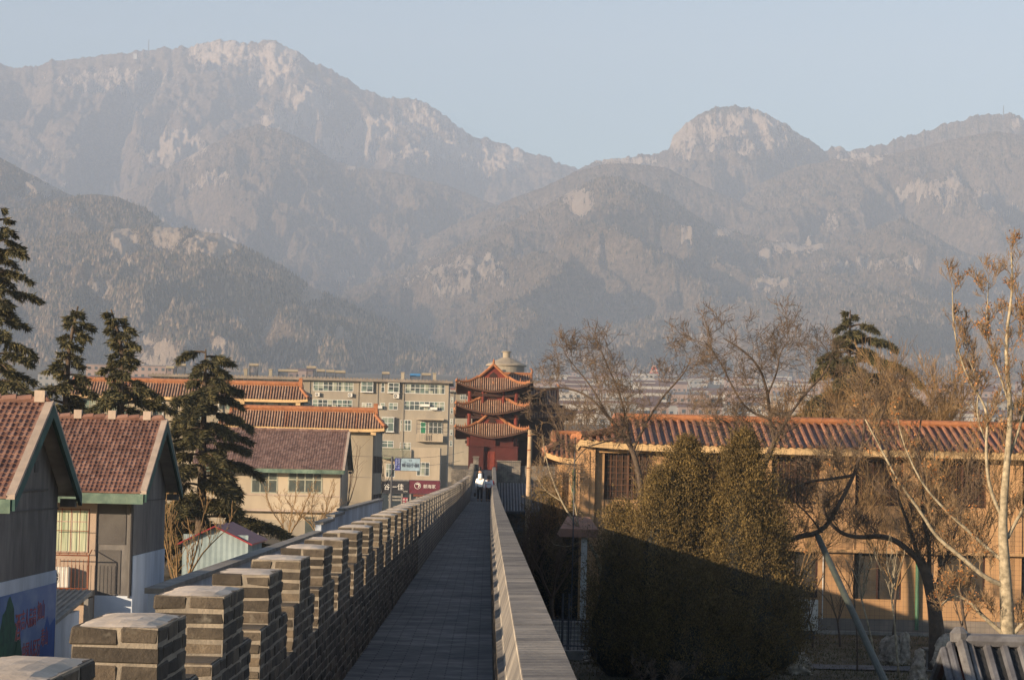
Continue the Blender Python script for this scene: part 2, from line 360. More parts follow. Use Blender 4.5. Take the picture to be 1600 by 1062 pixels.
def mountain(name, pts, Yc, Wd, amp, seed, rough=2.0, x0=-320, x1=1920, nc=640, nr=200, back=0.25, spur=(300, 900), power=1.1, pine=0.0, trees=0):
    pts = sorted(pts); ax = np.array([p[0] for p in pts]); ay = np.array([p[1] for p in pts])
    px = np.linspace(max(x0, ax[0]), min(x1, ax[-1]), nc)
    py = np.interp(px, ax, ay)
    k = 5; ker = np.ones(k) / k; py = np.convolve(np.pad(py, k // 2, 'edge'), ker, 'valid')
    py = py + rough * 2.2 * fbm(px / 24.0, px * 0 + seed, 6, seed, gain=0.7)
    P = np.array([at(a, b_, Yc) for a, b_ in zip(px, py)]); rx = P[:, 0] / Yc; zc = P[:, 2]
    t = np.concatenate([np.linspace(-back, 0, 14)[:-1], np.linspace(0, 1, nr) ** 1.15])
    Tm, RX = np.meshgrid(t, rx, indexing='ij'); ZC = np.broadcast_to(zc, Tm.shape)
    Y = Yc - Tm * Wd; X = RX * Y
    g0 = gz(X, Y) - 25
    wx = X + 120 * fbm(X / 500, Y / 500, 3, seed + 20); wy = Y + 200 * fbm(X / 600, Y / 600, 3, seed + 30)
    prof = np.where(Tm >= 0, np.clip(1 - Tm, 0, 1) ** power, 1 - 1.6 * np.abs(Tm) / back * 0.6)
    env = sstep(0.0, 0.22, Tm) * (1 - sstep(0.85, 1.0, Tm)) ** 0.5
    sp = fbm(wx / spur[0] / 1.0, wy / spur[1] / 1.5, 5, seed, ridged=True, gain=0.42)
    lo = fbm(wx / (spur[0] * 2.5), wy / (spur[1] * 1.6), 3, seed + 50)
    H = (ZC - g0)
    Z = g0 + H * prof - amp * env * (3.0 * np.clip(0.62 - sp, 0, 2) + 0.6 * np.abs(lo))
    U, V = project(X, Y, Z)
    rk = field(U, V, ROCKS); pn = field(U, V, PINES) + pine + 0.25 * fbm(X / 260, Y / 260, 4, seed + 70)
    rn = fbm(X / 45, Y / 160 , 5, seed + 90, gain=0.7)
    Z = Z + rk * np.clip(env + 0.0, 0, 1) * np.clip(rn + 0.15, -0.3, 1) * 0.011 * Yc * 0.6
    rk = rk + 0.12 * fbm(X / 120, Z / 60, 4, seed + 95)
    fine = fbm(X / 70, Y / 110, 5, seed + 110, ridged=True, gain=.6)
    Z = Z - (0.0062 * Yc) * sstep(0, .08, Tm) * (1 - sstep(.85, 1, Tm)) * np.clip(.65 - fine, 0, 2) * (1 + 1.2 * rk) + rough * 1.2 * env * fbm(X / 18, Y / 26, 3, seed + 130)
    emax = (ZC - EYE) / Yc * (1 - .012 * sstep(0, .06, Tm)); ee = (Z - EYE) / Y
    Z = np.where(Tm > 0, EYE + Y * np.minimum(ee, emax), Z)
    a, b_ = Tm.shape; idx = np.arange(a * b_).reshape(a, b_)
    Q = np.stack([idx[:-1, :-1], idx[1:, :-1], idx[1:, 1:], idx[:-1, 1:]], -1).reshape(-1, 4)
    if trees:
        rr = np.random.RandomState(seed + 500); n = trees * 3
        i = rr.uniform(16, a - 20, n); j = rr.uniform(1, b_ - 2, n); i0 = i.astype(int); j0 = j.astype(int); fi, fj = i - i0, j - j0
        def bl(A): return (A[i0, j0] * (1 - fj) + A[i0, j0 + 1] * fj) * (1 - fi) + (A[i0 + 1, j0] * (1 - fj) + A[i0 + 1, j0 + 1] * fj) * fi
        x, y, z, u, q, k = bl(X), bl(Y), bl(Z), bl(U), bl(pn), bl(rk)
        ok = (k < .3) & (u > -60) & (u < 1660) & (rr.uniform(0, 1, n) < .35 + q * 1.1); x, y, z, q = x[ok][:trees], y[ok][:trees], z[ok][:trees], q[ok][:trees]; n = len(x)
        h = rr.uniform(3, 7.5, n); w = h * rr.uniform(.25, .42, n); an = rr.uniform(0, 1.5, n)
        Vt = np.stack([np.stack([x + w * np.cos(an + t), y + w * np.sin(an + t), z - 1.5 + 0 * x], -1) for t in (0, 1.571, 3.142, 4.712)] + [np.stack([x, y, z + h], -1)], 1)
        Ft = (np.arange(n)[:, None, None] * 5 + np.array([[0, 1, 4], [1, 2, 4], [2, 3, 4], [3, 0, 4]])[None]).reshape(-1, 3)
        tag(mesh_np('pine_forest', Vt.reshape(-1, 3), Ft, M['forest'], False), kind='stuff')
    o = mesh_np(name, np.stack([X, Y, Z], -1).reshape(-1, 3), Q[:, ::-1], M['mountain'], True, {'rock': rk.reshape(-1), 'pine': pn.reshape(-1)})
    return tag(o, kind='structure')
mountain('mountain_range', [(-320, 150), (-100, 90), (0, 98), (22, 108), (60, 100), (130, 90), (215, 80), (300, 72), (325, 66), (350, 60), (378, 68), (400, 66), (432, 62), (452, 75), (480, 92), (520, 110), (560, 135), (610, 156), (640, 152), (665, 160), (695, 180), (740, 215), (765, 219), (800, 228), (850, 246), (905, 264), (1000, 300), (1100, 330), (1300, 350), (1920, 360)], 8600, 3000, 130, 1, 6.5, spur=(330, 900), nr=260, nc=800)
mountain('mountain_dome', [(830, 330), (905, 264), (930, 252), (975, 246), (1020, 240), (1044, 236), (1050, 215), (1068, 195), (1100, 175), (1125, 167), (1150, 165), (1185, 172), (1215, 186), (1250, 210), (1290, 234), (1312, 228), (1325, 236), (1380, 225), (1420, 212), (1460, 200), (1500, 187), (1540, 179), (1580, 177), (1600, 184), (1700, 215), (1920, 240)], 7200, 2700, 120, 2, 5.5, spur=(330, 900), nr=240, trees=22000)
mountain('mountain_spur', [(150, 360), (200, 300), (240, 275), (270, 258), (330, 226), (370, 203), (405, 194), (440, 203), (480, 222), (520, 250), (560, 262), (620, 270), (700, 290), (800, 330), (900, 400)], 6600, 1900, 70, 3, 1.8, spur=(220, 600), trees=14000)
mountain('mountain_ridge', [(430, 500), (520, 452), (600, 410), (640, 388), (700, 356), (740, 338), (800, 310), (850, 292), (900, 268), (960, 252), (1040, 262), (1120, 300), (1200, 330), (1300, 360), (1500, 400)], 5900, 2000, 90, 4, 1.8, spur=(240, 600), trees=16000)
mountain('mountain_slope', [(1050, 420), (1120, 350), (1180, 290), (1240, 262), (1300, 250), (1400, 240), (1500, 215), (1560, 205), (1650, 220), (1920, 260)], 6200, 2200, 90, 15, 1.8, spur=(260, 600), trees=20000)
mountain('mountain_hill', [(480, 480), (560, 445), (620, 425), (700, 392), (760, 365), (820, 335), (870, 312), (905, 292), (940, 276), (965, 276), (1010, 290), (1060, 318), (1100, 345), (1180, 372), (1260, 385), (1320, 372), (1380, 350), (1412, 340), (1450, 362), (1500, 392), (1600, 430), (1750, 450), (1920, 440)], 5000, 2300, 85, 5, 1.8, spur=(230, 560), nr=260, trees=34000)
mountain('mountain_shoulder', [(-320, 180), (-100, 220), (0, 246), (40, 268), (85, 292), (130, 315), (170, 335), (230, 370)], 4600, 1300, 50, 6, 1.8, spur=(160, 400), nc=300, trees=6000)
mountain('mountain_knoll', [(-320, 330), (-60, 330), (0, 338), (50, 322), (100, 308), (150, 303), (185, 308), (225, 325), (255, 345), (280, 362), (330, 420), (400, 480)], 4000, 1300, 50, 7, 1.8, spur=(160, 400), nc=400, pine=0.1, trees=14000)
mountain('mountain_foothill', [(-320, 420), (-60, 392), (0, 385), (60, 374), (120, 364), (180, 358), (240, 354), (280, 356), (320, 362), (345, 366), (365, 378), (385, 388), (420, 406), (450, 425), (490, 450), (530, 468), (570, 486), (620, 512), (680, 538), (740, 560), (800, 580), (880, 600), (960, 625)], 3400, 1300, 42, 8, 2.0, spur=(150, 420), nr=240, nc=700, pine=0.12, trees=46000)
mountain('mountain_apron', [(620, 600), (760, 560), (850, 545), (930, 520), (1000, 500), (1050, 490), (1100, 480), (1180, 470), (1260, 462), (1340, 455), (1420, 462), (1500, 476), (1600, 480), (1920, 470)], 3600, 1500, 48, 9, 2.2, spur=(170, 420), nr=220, pine=0.08, trees=26000)

# ------------------------------------------------------------------ haze
def haze():
    m = bpy.data.materials.new('haze'); m.use_nodes = True; t = m.node_tree; t.nodes.remove(t.nodes['Principled BSDF'])
    v = t.nodes.new('ShaderNodeVolumePrincipled'); v.inputs['Color'].default_value = (0.63, 0.765, 1.0, 1); v.inputs['Density'].default_value = 1.4e-4
    v.inputs['Anisotropy'].default_value = -0.15
    t.links.new(v.outputs[0], t.nodes['Material Output'].inputs['Volume'])
    q = MB(); q.box(-9000, 9000, -400, 9800, -40, 1700); o = q.build('haze', m, origin=(0, 0, 0), uv=False); tag(o, kind='stuff')
haze()
# ------------------------------------------------------------------ the old wall: walkway, battlements, low parapet
PZ = 5.1
def bend(y): return 0.2 * float(sstep(50, 200, np.array(y, float)))
def zpath(y): return PZ + 2.0 * float(np.clip((y - 160) / 36, 0, 1)) + 0.012 * math.sin(y * .9)
def zleft(y): return 0.3 * float(np.clip((y - 100) / 62, 0, 1)) + 0.95 * float(np.clip((y - 162) / 34, 0, 1))
def zright(y): return 1.22 * float(np.clip((y - 160) / 37, 0, 1))
XI, TH = -1.25, 0.34           # inner face of the battlements, thickness
Y0, STEP, Y1 = -2.60, 2.45, 197.0
wall = thing('city_wall', (-0.5, 90, 0), 'long grey brick city wall carrying the paved walkway away from the viewer', 'city wall')
def strip(fx0, fx1, fz, ya, yb, dy, mb):
    pass
# core of the wall, with the walkway on it
mb = MB(); st = list(np.arange(-25, 198, 3.0)) + [198.0]
rows = [[(-3.3 + bend(y), y, -0.3), (-1.63 + bend(y), y, 4.9 + zleft(y))] for y in st]; mb.grid(rows)
rows = [[(0.43 + bend(y), y, 4.9 + zright(y)), (1.15 + bend(y), y, -0.3)] for y in st]; mb.grid(rows)
rows = [[(-1.63 + bend(y), y, 4.9 + zleft(y)), (0.43 + bend(y), y, 4.9 + zright(y))] for y in st]; mb.grid(rows)
mb.quad((-3.3, -25, -.3), (1.15, -25, -.3), (.43, -25, 4.9), (-1.63, -25, 4.9))
mb.build('wall_body', M['brickbase'], wall)
mb = MB(); st2 = list(np.arange(-3, 197.5, 1.5))
mb.grid([[(x + bend(y), y, zpath(y) + 0.012 * float(noise2(np.array(x * 2.), np.array(y * .7), 2))) for x in np.linspace(XI - .02, 0.10, 7)] for y in st2])
mb.build('walkway', M['paving'], wall, smooth=True)
# left parapet wall
def brick_course(mb, xf, xb, ya, yb, z, h, off, L=0.30, g=0.009, dz=0.0, bx=0.0):
    """one course of real bricks between ya and yb; front face at xf (towards +x), back at xb"""
    y = ya - off
    while y < yb - 0.02:
        a = max(y + g / 2, ya + (0.0 if y < ya else g / 2)); e = min(y + L - g / 2, yb)
        if e - a > 0.03:
            mb.cbox(xb, xf + bx + random.uniform(-.005, .004), a, e, z + g / 2 + dz, z + h - g / 2 + dz, random.uniform(.004, .010), 0.004)
        y += L
NEAR = 46.0
par = thing('battlement_wall', (XI, 95, PZ), 'grey brick battlement with a long row of stepped merlons on the left of the walkway', 'battlement')
mb = MB()
for k in range(9):
    brick_course(mb, XI, XI - TH, 4.0, NEAR, PZ + 0.0767 * k, 0.0767, 0.15 * (k % 2) + .04)
mb.mi = 1
mb.box(XI - TH + .01, XI - .007, 4.0, NEAR, PZ - .1, PZ + .684)
mb.mi = 2
ym = [Y0 + STEP * i for i in range(int((Y1 - Y0) / STEP) + 1)]
stf = [NEAR] + [y for y in np.arange(NEAR + 1.2, Y1, 2.45)] + [Y1]
for x in (XI, XI - TH):
    mb.grid([[(x + bend(y), y, zpath(y) - .15), (x + bend(y), y, PZ + .69 + zleft(y))] for y in stf])
mb.grid([[(XI - TH + bend(y), y, PZ + .69 + zleft(y)), (XI + bend(y), y, PZ + .69 + zleft(y))] for y in stf])
mb.box(XI - TH, XI, -12, 4.0, PZ - .1, PZ + .69)
mb.build('parapet', [M['brick'], M['mortar'], M['brickfar']], par)
def merlon(y, real):
    mb = MB(); b = bend(y); z0 = PZ + .69 + zleft(y); xf, xb = XI + b, XI - TH + b
    la, lb = 1.86 + random.uniform(-.05, .05), 0.93 + random.uniform(-.04, .04)
    sh = random.uniform(-.03, .03)
    if real:
        H = 0.29 / 4
        for k in range(8):
            L = la if k < 4 else lb
            ya, yb = y + sh - L / 2, y + sh + L / 2; z = z0 + H * k
            n = int(round(L / 0.31)); o = 0.0 if k % 2 else 0.155
            jj = random.uniform(-.002, .002)
            yy = ya; first = True
            cuts = [ya] + [ya + o + 0.31 * q for q in range(0 if o else 1, n + 1) if ya + o + .31 * q < yb - .08 and ya + o + .31 * q > ya + .05] + [yb]
            for a, e in zip(cuts[:-1], cuts[1:]):
                if k % 2: # two wythes
                    xm = (xf + xb) / 2 + random.uniform(-.02, .02)
                    mb.cbox(xm + .005, xf + jj, a + .004, e - .004, z + .004, z + H - .004, random.uniform(.004, .013), 0.0045)
                    mb.cbox(xb + jj, xm - .005, a + .004, e - .004, z + .004, z + H - .004, random.uniform(.004, .013), 0.0045)
                else:
                    mb.cbox(xb + jj, xf + jj, a + .004, e - .004, z + .004, z + H - .004, random.uniform(.004, .013), 0.0045)
        mb.mi = 1
        mb.box(xb + .006, xf - .005, y + sh - la / 2 + .008, y + sh + la / 2 - .008, z0 - .01, z0 + .29 - .004)
        mb.box(xb + .006, xf - .005, y + sh - lb / 2 + .008, y + sh + lb / 2 - .008, z0 + .285, z0 + .577)
    else:
        mb.mi = 3
        mb.box(xb, xf, y + sh - la / 2, y + sh + la / 2, z0 - .05, z0 + .29)
        mb.box(xb + .001, xf - .001, y + sh - lb / 2, y + sh + lb / 2, z0 + .29, z0 + .58)
    # domed cement cap and thin cement on the shoulders
    mb.mi = 2; nx, ny = (6, 10) if real else (3, 4); hh = random.uniform(.008, .022); e = .012
    rows = []
    for i in range(nx + 1):
        r = []
        for j in range(ny + 1):
            u, v = i / nx * 2 - 1, j / ny * 2 - 1
            w = (1 - abs(u) ** 3) * (1 - abs(v) ** 4)
            r.append(((xf + xb) / 2 + u * (TH / 2 - e), y + sh + v * (lb / 2 - e), z0 + .576 + hh * w + random.uniform(-.003, .003)))
        rows.append(r)
    mb.grid(rows[::-1] if False else rows)
    for s in (-1, 1):
        a, b2 = sorted((y + sh + s * (lb / 2 + .002), y + sh + s * (la / 2 - .01)))
        mb.mi = 0; mb.box(xb + .012, xf - .012, a, b2, z0 + .280, z0 + .2925)
    return mb.build('merlon', [M['brick'], M['mortar'], M['cap'], M['brickfar']], par)
for i in range(4, 200):
    y = 10.11 + (i - 5) * STEP
    if y < 5: continue
    if y > 195: break
    merlon(y, y < NEAR)
# right parapet with a coping
rp = thing('low_parapet', (0.25, 95, PZ), 'low brick parapet with wide grey coping on the right of the walkway', 'parapet')
mb = MB()
XR = 0.09
for k in range(11):
    z = PZ + 0.0767 * k
    y = 8.0 - .15 * (k % 2)
    while y < NEAR:
        mb.cbox(XR, XR + .15, max(8, y) + .004, min(NEAR, y + .3) - .004, z + .004, z + .0727, 0.006, .0025); y += .3
mb.mi = 1; mb.box(XR + .007, XR + .30, 8.0, NEAR, PZ - .1, PZ + .842)
mb.mi = 2
mb.grid([[(XR + bend(y), y, PZ + .842 + zright(y)), (XR + bend(y), y, zpath(y) - .2)] for y in stf])
mb.grid([[(XR + .32 + bend(y), y, 4.8 + zright(y)), (XR + .32 + bend(y), y, PZ + .92 + zright(y))] for y in [-12] + stf])
mb.build('parapet', [M['brick'], M['mortar'], M['brickfar']], rp)
mb = MB(); y = 2.0
while y < 197:
    n = 0.32 if y < 70 else 2.4
    for q in range(1):
        j = random.uniform(-.0012, .0012) if n < 1 else 0; g = 0
        a, e = y + g, y + n - g; ba, be = bend(a), bend(e); za, ze = PZ + zright(a) + j, PZ + zright(e) + j
        P = [(XR - .012, .835), (XR + .02, .855), (XR + .077, 1.04), (XR + .30, 1.045), (XR + .35, .93), (XR + .35, .86), (XR + .05, .84)]
        vs = [(p[0] + ba, a, za + p[1]) for p in P] + [(p[0] + be, e, ze + p[1]) for p in P]; m = len(P)
        for i in range(m):
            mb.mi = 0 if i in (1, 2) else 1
            k = (i + 1) % m; mb.add([vs[i], vs[k], vs[m + k], vs[m + i]], [(3, 2, 1, 0)])
    y += n
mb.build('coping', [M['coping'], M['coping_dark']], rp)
# gate-side pier where the parapets end
mb = MB(); bx = bend(195)
mb.box(XI - .12 + bx, XI + .3 + bx, 194.5, 197.5, 5.0, 8.05); mb.box(XI - .16 + bx, XI + .34 + bx, 194.4, 197.6, 8.05, 8.14)
mb.build('end_pier', M['brickfar'], par)
# ------------------------------------------------------------------ building materials
M['glass'] = (lambda b: (b.col((0.03, 0.04, 0.05)), b.rough(0.12), b.b.inputs.__getitem__('Specular IOR Level').__setattr__('default_value', 0.6), b.m)[-1])(NB('window_glass'))
def flatglass():
    b = NB('sky_curtain_glass'); w = b.n('TexWhiteNoise', noise_dimensions='3D'); v = b.co('Object', (1.5, .01, .8)); f = b.n('VectorMath', operation='FLOOR'); b.l(v, f.inputs[0]); b.l(f.outputs[0], w.inputs['Vector'])
    b.col(b.ramp(w.outputs[0], (0.0, (.03, .04, .045)), (0.45, (.07, .09, .09)), (0.7, (.12, .17, .15)), (1.0, (.3, .3, .24)))).rough(.25); return b.m  # pane tones: sky reflections put into the colour, and curtains
M['flatglass'] = flatglass()
M['white'] = mat('white_paint', (0.68, 0.67, 0.64), (0.5, 0.5, 0.47), 2, bump=0.1)
M['frame'] = mat('white_frame', (0.62, 0.64, 0.62), (0.5, 0.5, 0.5), 2, bump=0)
M['stucco'] = mat('beige_stucco', (0.33, 0.29, 0.225), (0.26, 0.23, 0.18), 0.5, bump=0.35, bscale=12, stain=0.4, streak=True)
M['stucco2'] = mat('grey_render', (0.30, 0.265, 0.21), (0.23, 0.205, 0.17), 0.4, bump=0.3, bscale=10, stain=0.35, streak=True)
M['cream'] = mat('cream_render', (0.40, 0.34, 0.26), (0.33, 0.28, 0.215), 0.6, bump=0.3, bscale=12, stain=0.3, streak=True)
M['grey_plaster'] = mat('grey_plaster', (0.195, 0.18, 0.172), (0.12, 0.115, 0.112), 2.2, bump=0.7, bscale=9, stain=0.55, streak=True)
M['dark_plaster'] = mat('dark_plaster_patch', (0.10, 0.095, 0.092), (0.075, 0.07, 0.07), 1.2, bump=0.5, bscale=20, stain=0.4)
M['whitewash'] = mat('whitewashed_wall', (0.54, 0.60, 0.69), (0.41, 0.46, 0.54), 1.1, bump=0.4, bscale=10, stain=0.42, streak=True)
M['soffit_bounce_grey'] = mat('soffit_bounce_grey', (.50, .47, .44), (.36, .34, .32), 1.5, bump=.3, stain=.4)  # lighter than the plaster: reflected light under the eaves put into the colour
M['teal'] = mat('green_painted_board', (0.17, 0.235, 0.185), (0.09, 0.145, 0.12), 3, bump=0.4, bscale=30, stain=0.5)
M['pinkboard'] = mat('pale_rake_mortar', (0.42, 0.34, 0.28), (0.33, 0.27, 0.23), 3, bump=0.5, bscale=25)
M['tan'] = mat('orange_tan_wall', (0.47, 0.285, 0.145), (0.37, 0.22, 0.112), 0.5, bump=0.3, bscale=14, stain=0.25, streak=True)
M['tan_trim'] = mat('tan_trim', (0.44, 0.28, 0.14), (0.34, 0.21, 0.11), 1.0, bump=0.25, bscale=14, stain=0.3)
M['dark_window'] = mat('brown_lattice', (0.05, 0.028, 0.018), (0.03, 0.018, 0.012), 3, bump=0.3)
M['plinth'] = mat('grey_plinth', (0.24, 0.20, 0.17), (0.18, 0.16, 0.14), 1.2, stain=0.4)
M['red'] = mat('shaded_red_paint', (0.078, 0.018, 0.016), (0.055, 0.014, 0.013), 1.2, bump=0.2, stain=0.4)  # red lowered: shade on the tower's base wall put into the colour
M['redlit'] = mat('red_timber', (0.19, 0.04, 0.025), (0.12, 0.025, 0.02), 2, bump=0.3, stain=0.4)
M['darkwood'] = mat('dark_timber', (0.05, 0.022, 0.017), (0.03, 0.015, 0.013), 2, bump=0.3)
M['wframe'] = mat('grey_green_frame', (.36, .36, .30), (.27, .28, .23), 3, bump=0)
M['rust'] = mat('rusty_rail', (0.25, 0.08, 0.035), (0.14, 0.05, 0.03), 8, bump=0.4)
M['metal'] = mat('dark_metal', (0.07, 0.075, 0.085), (0.05, 0.05, 0.06), 6, rough=0.55, bump=0.1)
M['concrete'] = mat('concrete', (0.30, 0.28, 0.25), (0.2, 0.19, 0.175), 2, bump=0.4, bscale=25, stain=0.4)
M['rock'] = mat('pitted_rock', (0.55, 0.47, 0.38), (0.20, 0.17, 0.145), 5, bump=0.9, bscale=12, bdist=.05, stain=0.4)
M['curtain'] = (lambda b: (b.col(b.mix(1.0, b.ramp(b.noise(9, b.co('Object', (1, 1, .05)), 2), (0.35, (0.20, 0.25, 0.17)), (0.62, (0.46, 0.48, 0.35))), (1.0, 1.0, 1.0), 'MULTIPLY')), b.m)[-1])(NB('green_curtain'))
def glaze(name, c1, c2, c3):
    b = NB(name); v = b.co()
    g = b.n('NewGeometry')
    c = b.ramp(g.outputs['Random Per Island'], (0.0, c1), (0.6, c2), (1.0, c3))
    c = b.mix(1.0, c, b.ramp(b.noise(2.5, v, 5, .7), (0.3, (0.5, 0.48, 0.48)), (0.66, (1.2, 1.2, 1.2))), 'MULTIPLY')
    b.col(c).rough(0.5).bump(b.noise(14, v, 4), 0.4, 0.02); return b.m
M['tube'] = glaze('glazed_cover_tile', (0.28, 0.17, 0.115), (0.36, 0.25, 0.18), (0.28, 0.14, 0.08))
M['tubelit'] = glaze('orange_cover_tile', (0.42, 0.14, 0.055), (0.50, 0.20, 0.09), (0.36, 0.10, 0.045))
M['trough'] = mat('glazed_pan_tile', (0.11, 0.05, 0.04), (0.06, 0.035, 0.035), 3, rough=0.5, bump=0.4)
M['ridge'] = mat('orange_ridge', (0.36, 0.155, 0.07), (0.24, 0.095, 0.045), 3, rough=0.5, bump=0.4, bscale=15)
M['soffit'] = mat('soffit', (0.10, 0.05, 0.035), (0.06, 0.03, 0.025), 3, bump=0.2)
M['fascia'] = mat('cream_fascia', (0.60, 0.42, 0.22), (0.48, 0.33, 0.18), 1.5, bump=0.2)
M['greytile'] = glaze('grey_cover_tile', (0.10, 0.105, 0.12), (0.13, 0.13, 0.14), (0.17, 0.165, 0.16))
M['greypan'] = mat('grey_pan_tile', (0.06, 0.062, 0.068), (0.04, 0.042, 0.046), 5, bump=0.5)

def cn_roof(par, cx, cy, axis, L, Wd, ze, zr, g, Wg, sp=0.2, tr=0.05, up=0.4, curve=1.3, tube='tube', ridge='ridge', rh=0.22, gable='red', fascia='soffit', ov=0.15, orn=True, sides=(1, -1), name='roof', fh=0.12, hipr=0.11, under=True):
    """hip-and-gable roof: ridge along axis, eave half length L, eave half width Wd"""
    def P(u, v, z): return (cx + u, cy + v, z) if axis == 'x' else (cx + v, cy + u, z)
    def prof(v): return ze + (zr - ze) * max(0.0, 1 - abs(v) / Wd) ** curve
    zg = prof(Wg)
    def lift(u, v):
        a = max(0.0, (abs(u) - (L - 2.2 * g)) / (2.2 * g)) if g > 0 else max(0, (abs(u) / L - .6) / .4)
        b = max(0.0, (abs(v) - (Wd - 2.2 * (Wd - Wg))) / (2.2 * (Wd - Wg))) if Wd > Wg else 0
        return up * a * a * b * b
    def umax(v): return (L - g + ov) if abs(v) <= Wg else L - g * (1 - (abs(v) - Wg) / (Wd - Wg))
    mb = MB(); NV = 8
    for s in (1, -1):
        vs = [Wd * k / NV for k in range(NV + 1)]
        if g > 0: vs = sorted(set([round(x, 4) for x in vs] + [Wg]))
        rows = [[P(umax(v) * q, s * v, prof(v) + lift(umax(v) * q, v)) for q in np.linspace(-1, 1, 25)] for v in vs]
        mb.mi = 0; mb.grid(rows)
        mb.mi = 1; n = int(2 * L / sp)
        for k in range(n + 1):
            u = -L + (k + .5) * 2 * L / (n + 1)
            v0 = 0.0
            if g > 0 and abs(u) > L - g: v0 = Wg + (Wd - Wg) * (abs(u) - (L - g)) / g
            pts = [P(u, s * (v0 + (Wd + .04 - v0) * t), prof(v0 + (Wd - v0) * t) + lift(u, v0 + (Wd - v0) * t) + tr * .35) for t in np.linspace(0, 1, 6)]
            if (Wd - v0) > 0.15: mb.tube(pts, tr, 6)
    if g > 0:
        for s in (1, -1):
            rows = [[P(s * (L - g * t), q * (Wd - (Wd - Wg) * t), ze + (zg - ze) * t ** curve + lift(L - g * t, q * (Wd - (Wd - Wg) * t))) for q in np.linspace(-1, 1, 21)] for t in np.linspace(0, 1, 6)]
            mb.mi = 0; mb.grid(rows)
            mb.mi = 1; n = int(2 * Wd / sp)
            for k in range(n + 1):
                v = -Wd + (k + .5) * 2 * Wd / (n + 1)
                tm = 1.0 if abs(v) <= Wg else (Wd - abs(v)) / (Wd - Wg)
                if tm * g < .12: continue
                pts = [P(s * (L + .04 - (g + .04) * t * tm), v, ze + (zg - ze) * (t * tm) ** curve + lift(L - g * t * tm, v) + tr * .35) for t in np.linspace(0, 1, 5)]
                mb.tube(pts, tr, 6)
    r = mb.build(name, [M['trough'] if tube != 'greytile' else M['greypan'], M[tube]], par)
    # ridges
    mb = MB(); Lr = L - g + ov
    mb.tube([P(-Lr, 0, zr + rh * .4), P(Lr, 0, zr + rh * .4)], rh * .62, 8)
    if axis == 'x': mb.box(cx - Lr, cx + Lr, cy - rh * .38, cy + rh * .38, zr - .1, zr + rh * .8)
    else: mb.box(cx - rh * .38, cx + rh * .38, cy - Lr, cy + Lr, zr - .1, zr + rh * .8)
    for su in (1, -1):
        if orn:   # ridge-end ornament
            mb.tube([P(su * (Lr - .1), 0, zr), P(su * (Lr + .02), 0, zr + rh * 1.6), P(su * (Lr - .06), 0, zr + rh * 2.6), P(su * (Lr - .22), 0, zr + rh * 3.0)], [rh * .7, rh * .6, rh * .4, rh * .12], 6)
        for sv in (1, -1):
            top = Wg if g > 0 else Wd
            pts = [P(su * (L - g + ov - .05), sv * top * t, prof(top * t) + hipr * .6) for t in np.linspace(0, 1, 7)]
            mb.tube(pts, hipr, 6)
            if g > 0:
                pts = [P(su * (L - g * (1 - t)), sv * (Wg + (Wd - Wg) * t), prof(Wg + (Wd - Wg) * t) * (1) + lift(L - g * (1 - t), Wg + (Wd - Wg) * t) + hipr * .7) for t in np.linspace(0, 1, 8)]
                mb.tube(pts, hipr, 6)
                if orn:
                    for t in (.55, .65, .75, .85, .95):
                        p = Vector(pts[0]).lerp(Vector(pts[-1]), t); q = P(su * (L - g * (1 - t)), sv * (Wg + (Wd - Wg) * t), 0)
                        z = prof(Wg + (Wd - Wg) * t) + lift(L - g * (1 - t), Wg + (Wd - Wg) * t) + hipr
                        hh = .22 if t != .55 else .36
                        mb.lathe((q[0], q[1], z), [(.05, 0), (.06, hh * .4), (.03, hh * .7), (.045, hh * .85), (.01, hh)], 5)
    mb.build('ridge', M[ridge], r)
    # gables, eave board, soffit
    if g > 0:
        for su in (1, -1):
            mb = MB(); pts = [P(su * (L - g - .03), v, prof(v) - .03) for v in np.linspace(-Wg, Wg, 11)]
            mb.add(pts, [tuple(range(len(pts)))]); gb = mb.build('gable', M[gable], r)
            mb = MB(); a = Wg * .3; zz = zg + (zr - zg) * .08; zt = zg + (zr - zg) * .48; u = su * (L - g)
            mb.add([P(u, -a, zz), P(u, a, zz), P(u, a * .75, (zz + zt) / 2), P(u, 0, zt), P(u, -a * .75, (zz + zt) / 2)], [(0, 1, 2, 3, 4)])
            mb.build('vent', M['darkwood'], gb)
    mb = MB(); K = 20; e = 0.06
    loop = [(-L + 2 * L * k / K, -Wd) for k in range(K)] + [(L, -Wd + 2 * Wd * k / K) for k in range(K)] + [(L - 2 * L * k / K, Wd) for k in range(K)] + [(-L, Wd - 2 * Wd * k / K) for k in range(K)]
    top = [P(u * (1 - e / L), v * (1 - e / Wd), ze + lift(u, v) - .01) for u, v in loop]
    bot = [P(u * (1 - e / L), v * (1 - e / Wd), ze + lift(u, v) - fh) for u, v in loop]
    inn = [P(u * max(.05, 1 - (g + .6) / L), v * max(.05, 1 - (Wd - Wg if g > 0 else .8) / Wd * .9), ze - fh + .05) for u, v in loop]
    n = len(loop)
    for k in range(n):
        j = (k + 1) % n
        mb.mi = 0; mb.quad(top[k], top[j], bot[j], bot[k])
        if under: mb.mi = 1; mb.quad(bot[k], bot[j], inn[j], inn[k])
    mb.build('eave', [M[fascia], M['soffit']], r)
    return r

def PX(px, d): return (px - 763.3) * d / F
def PZ_(px, py, d): return at(px, py, d).z

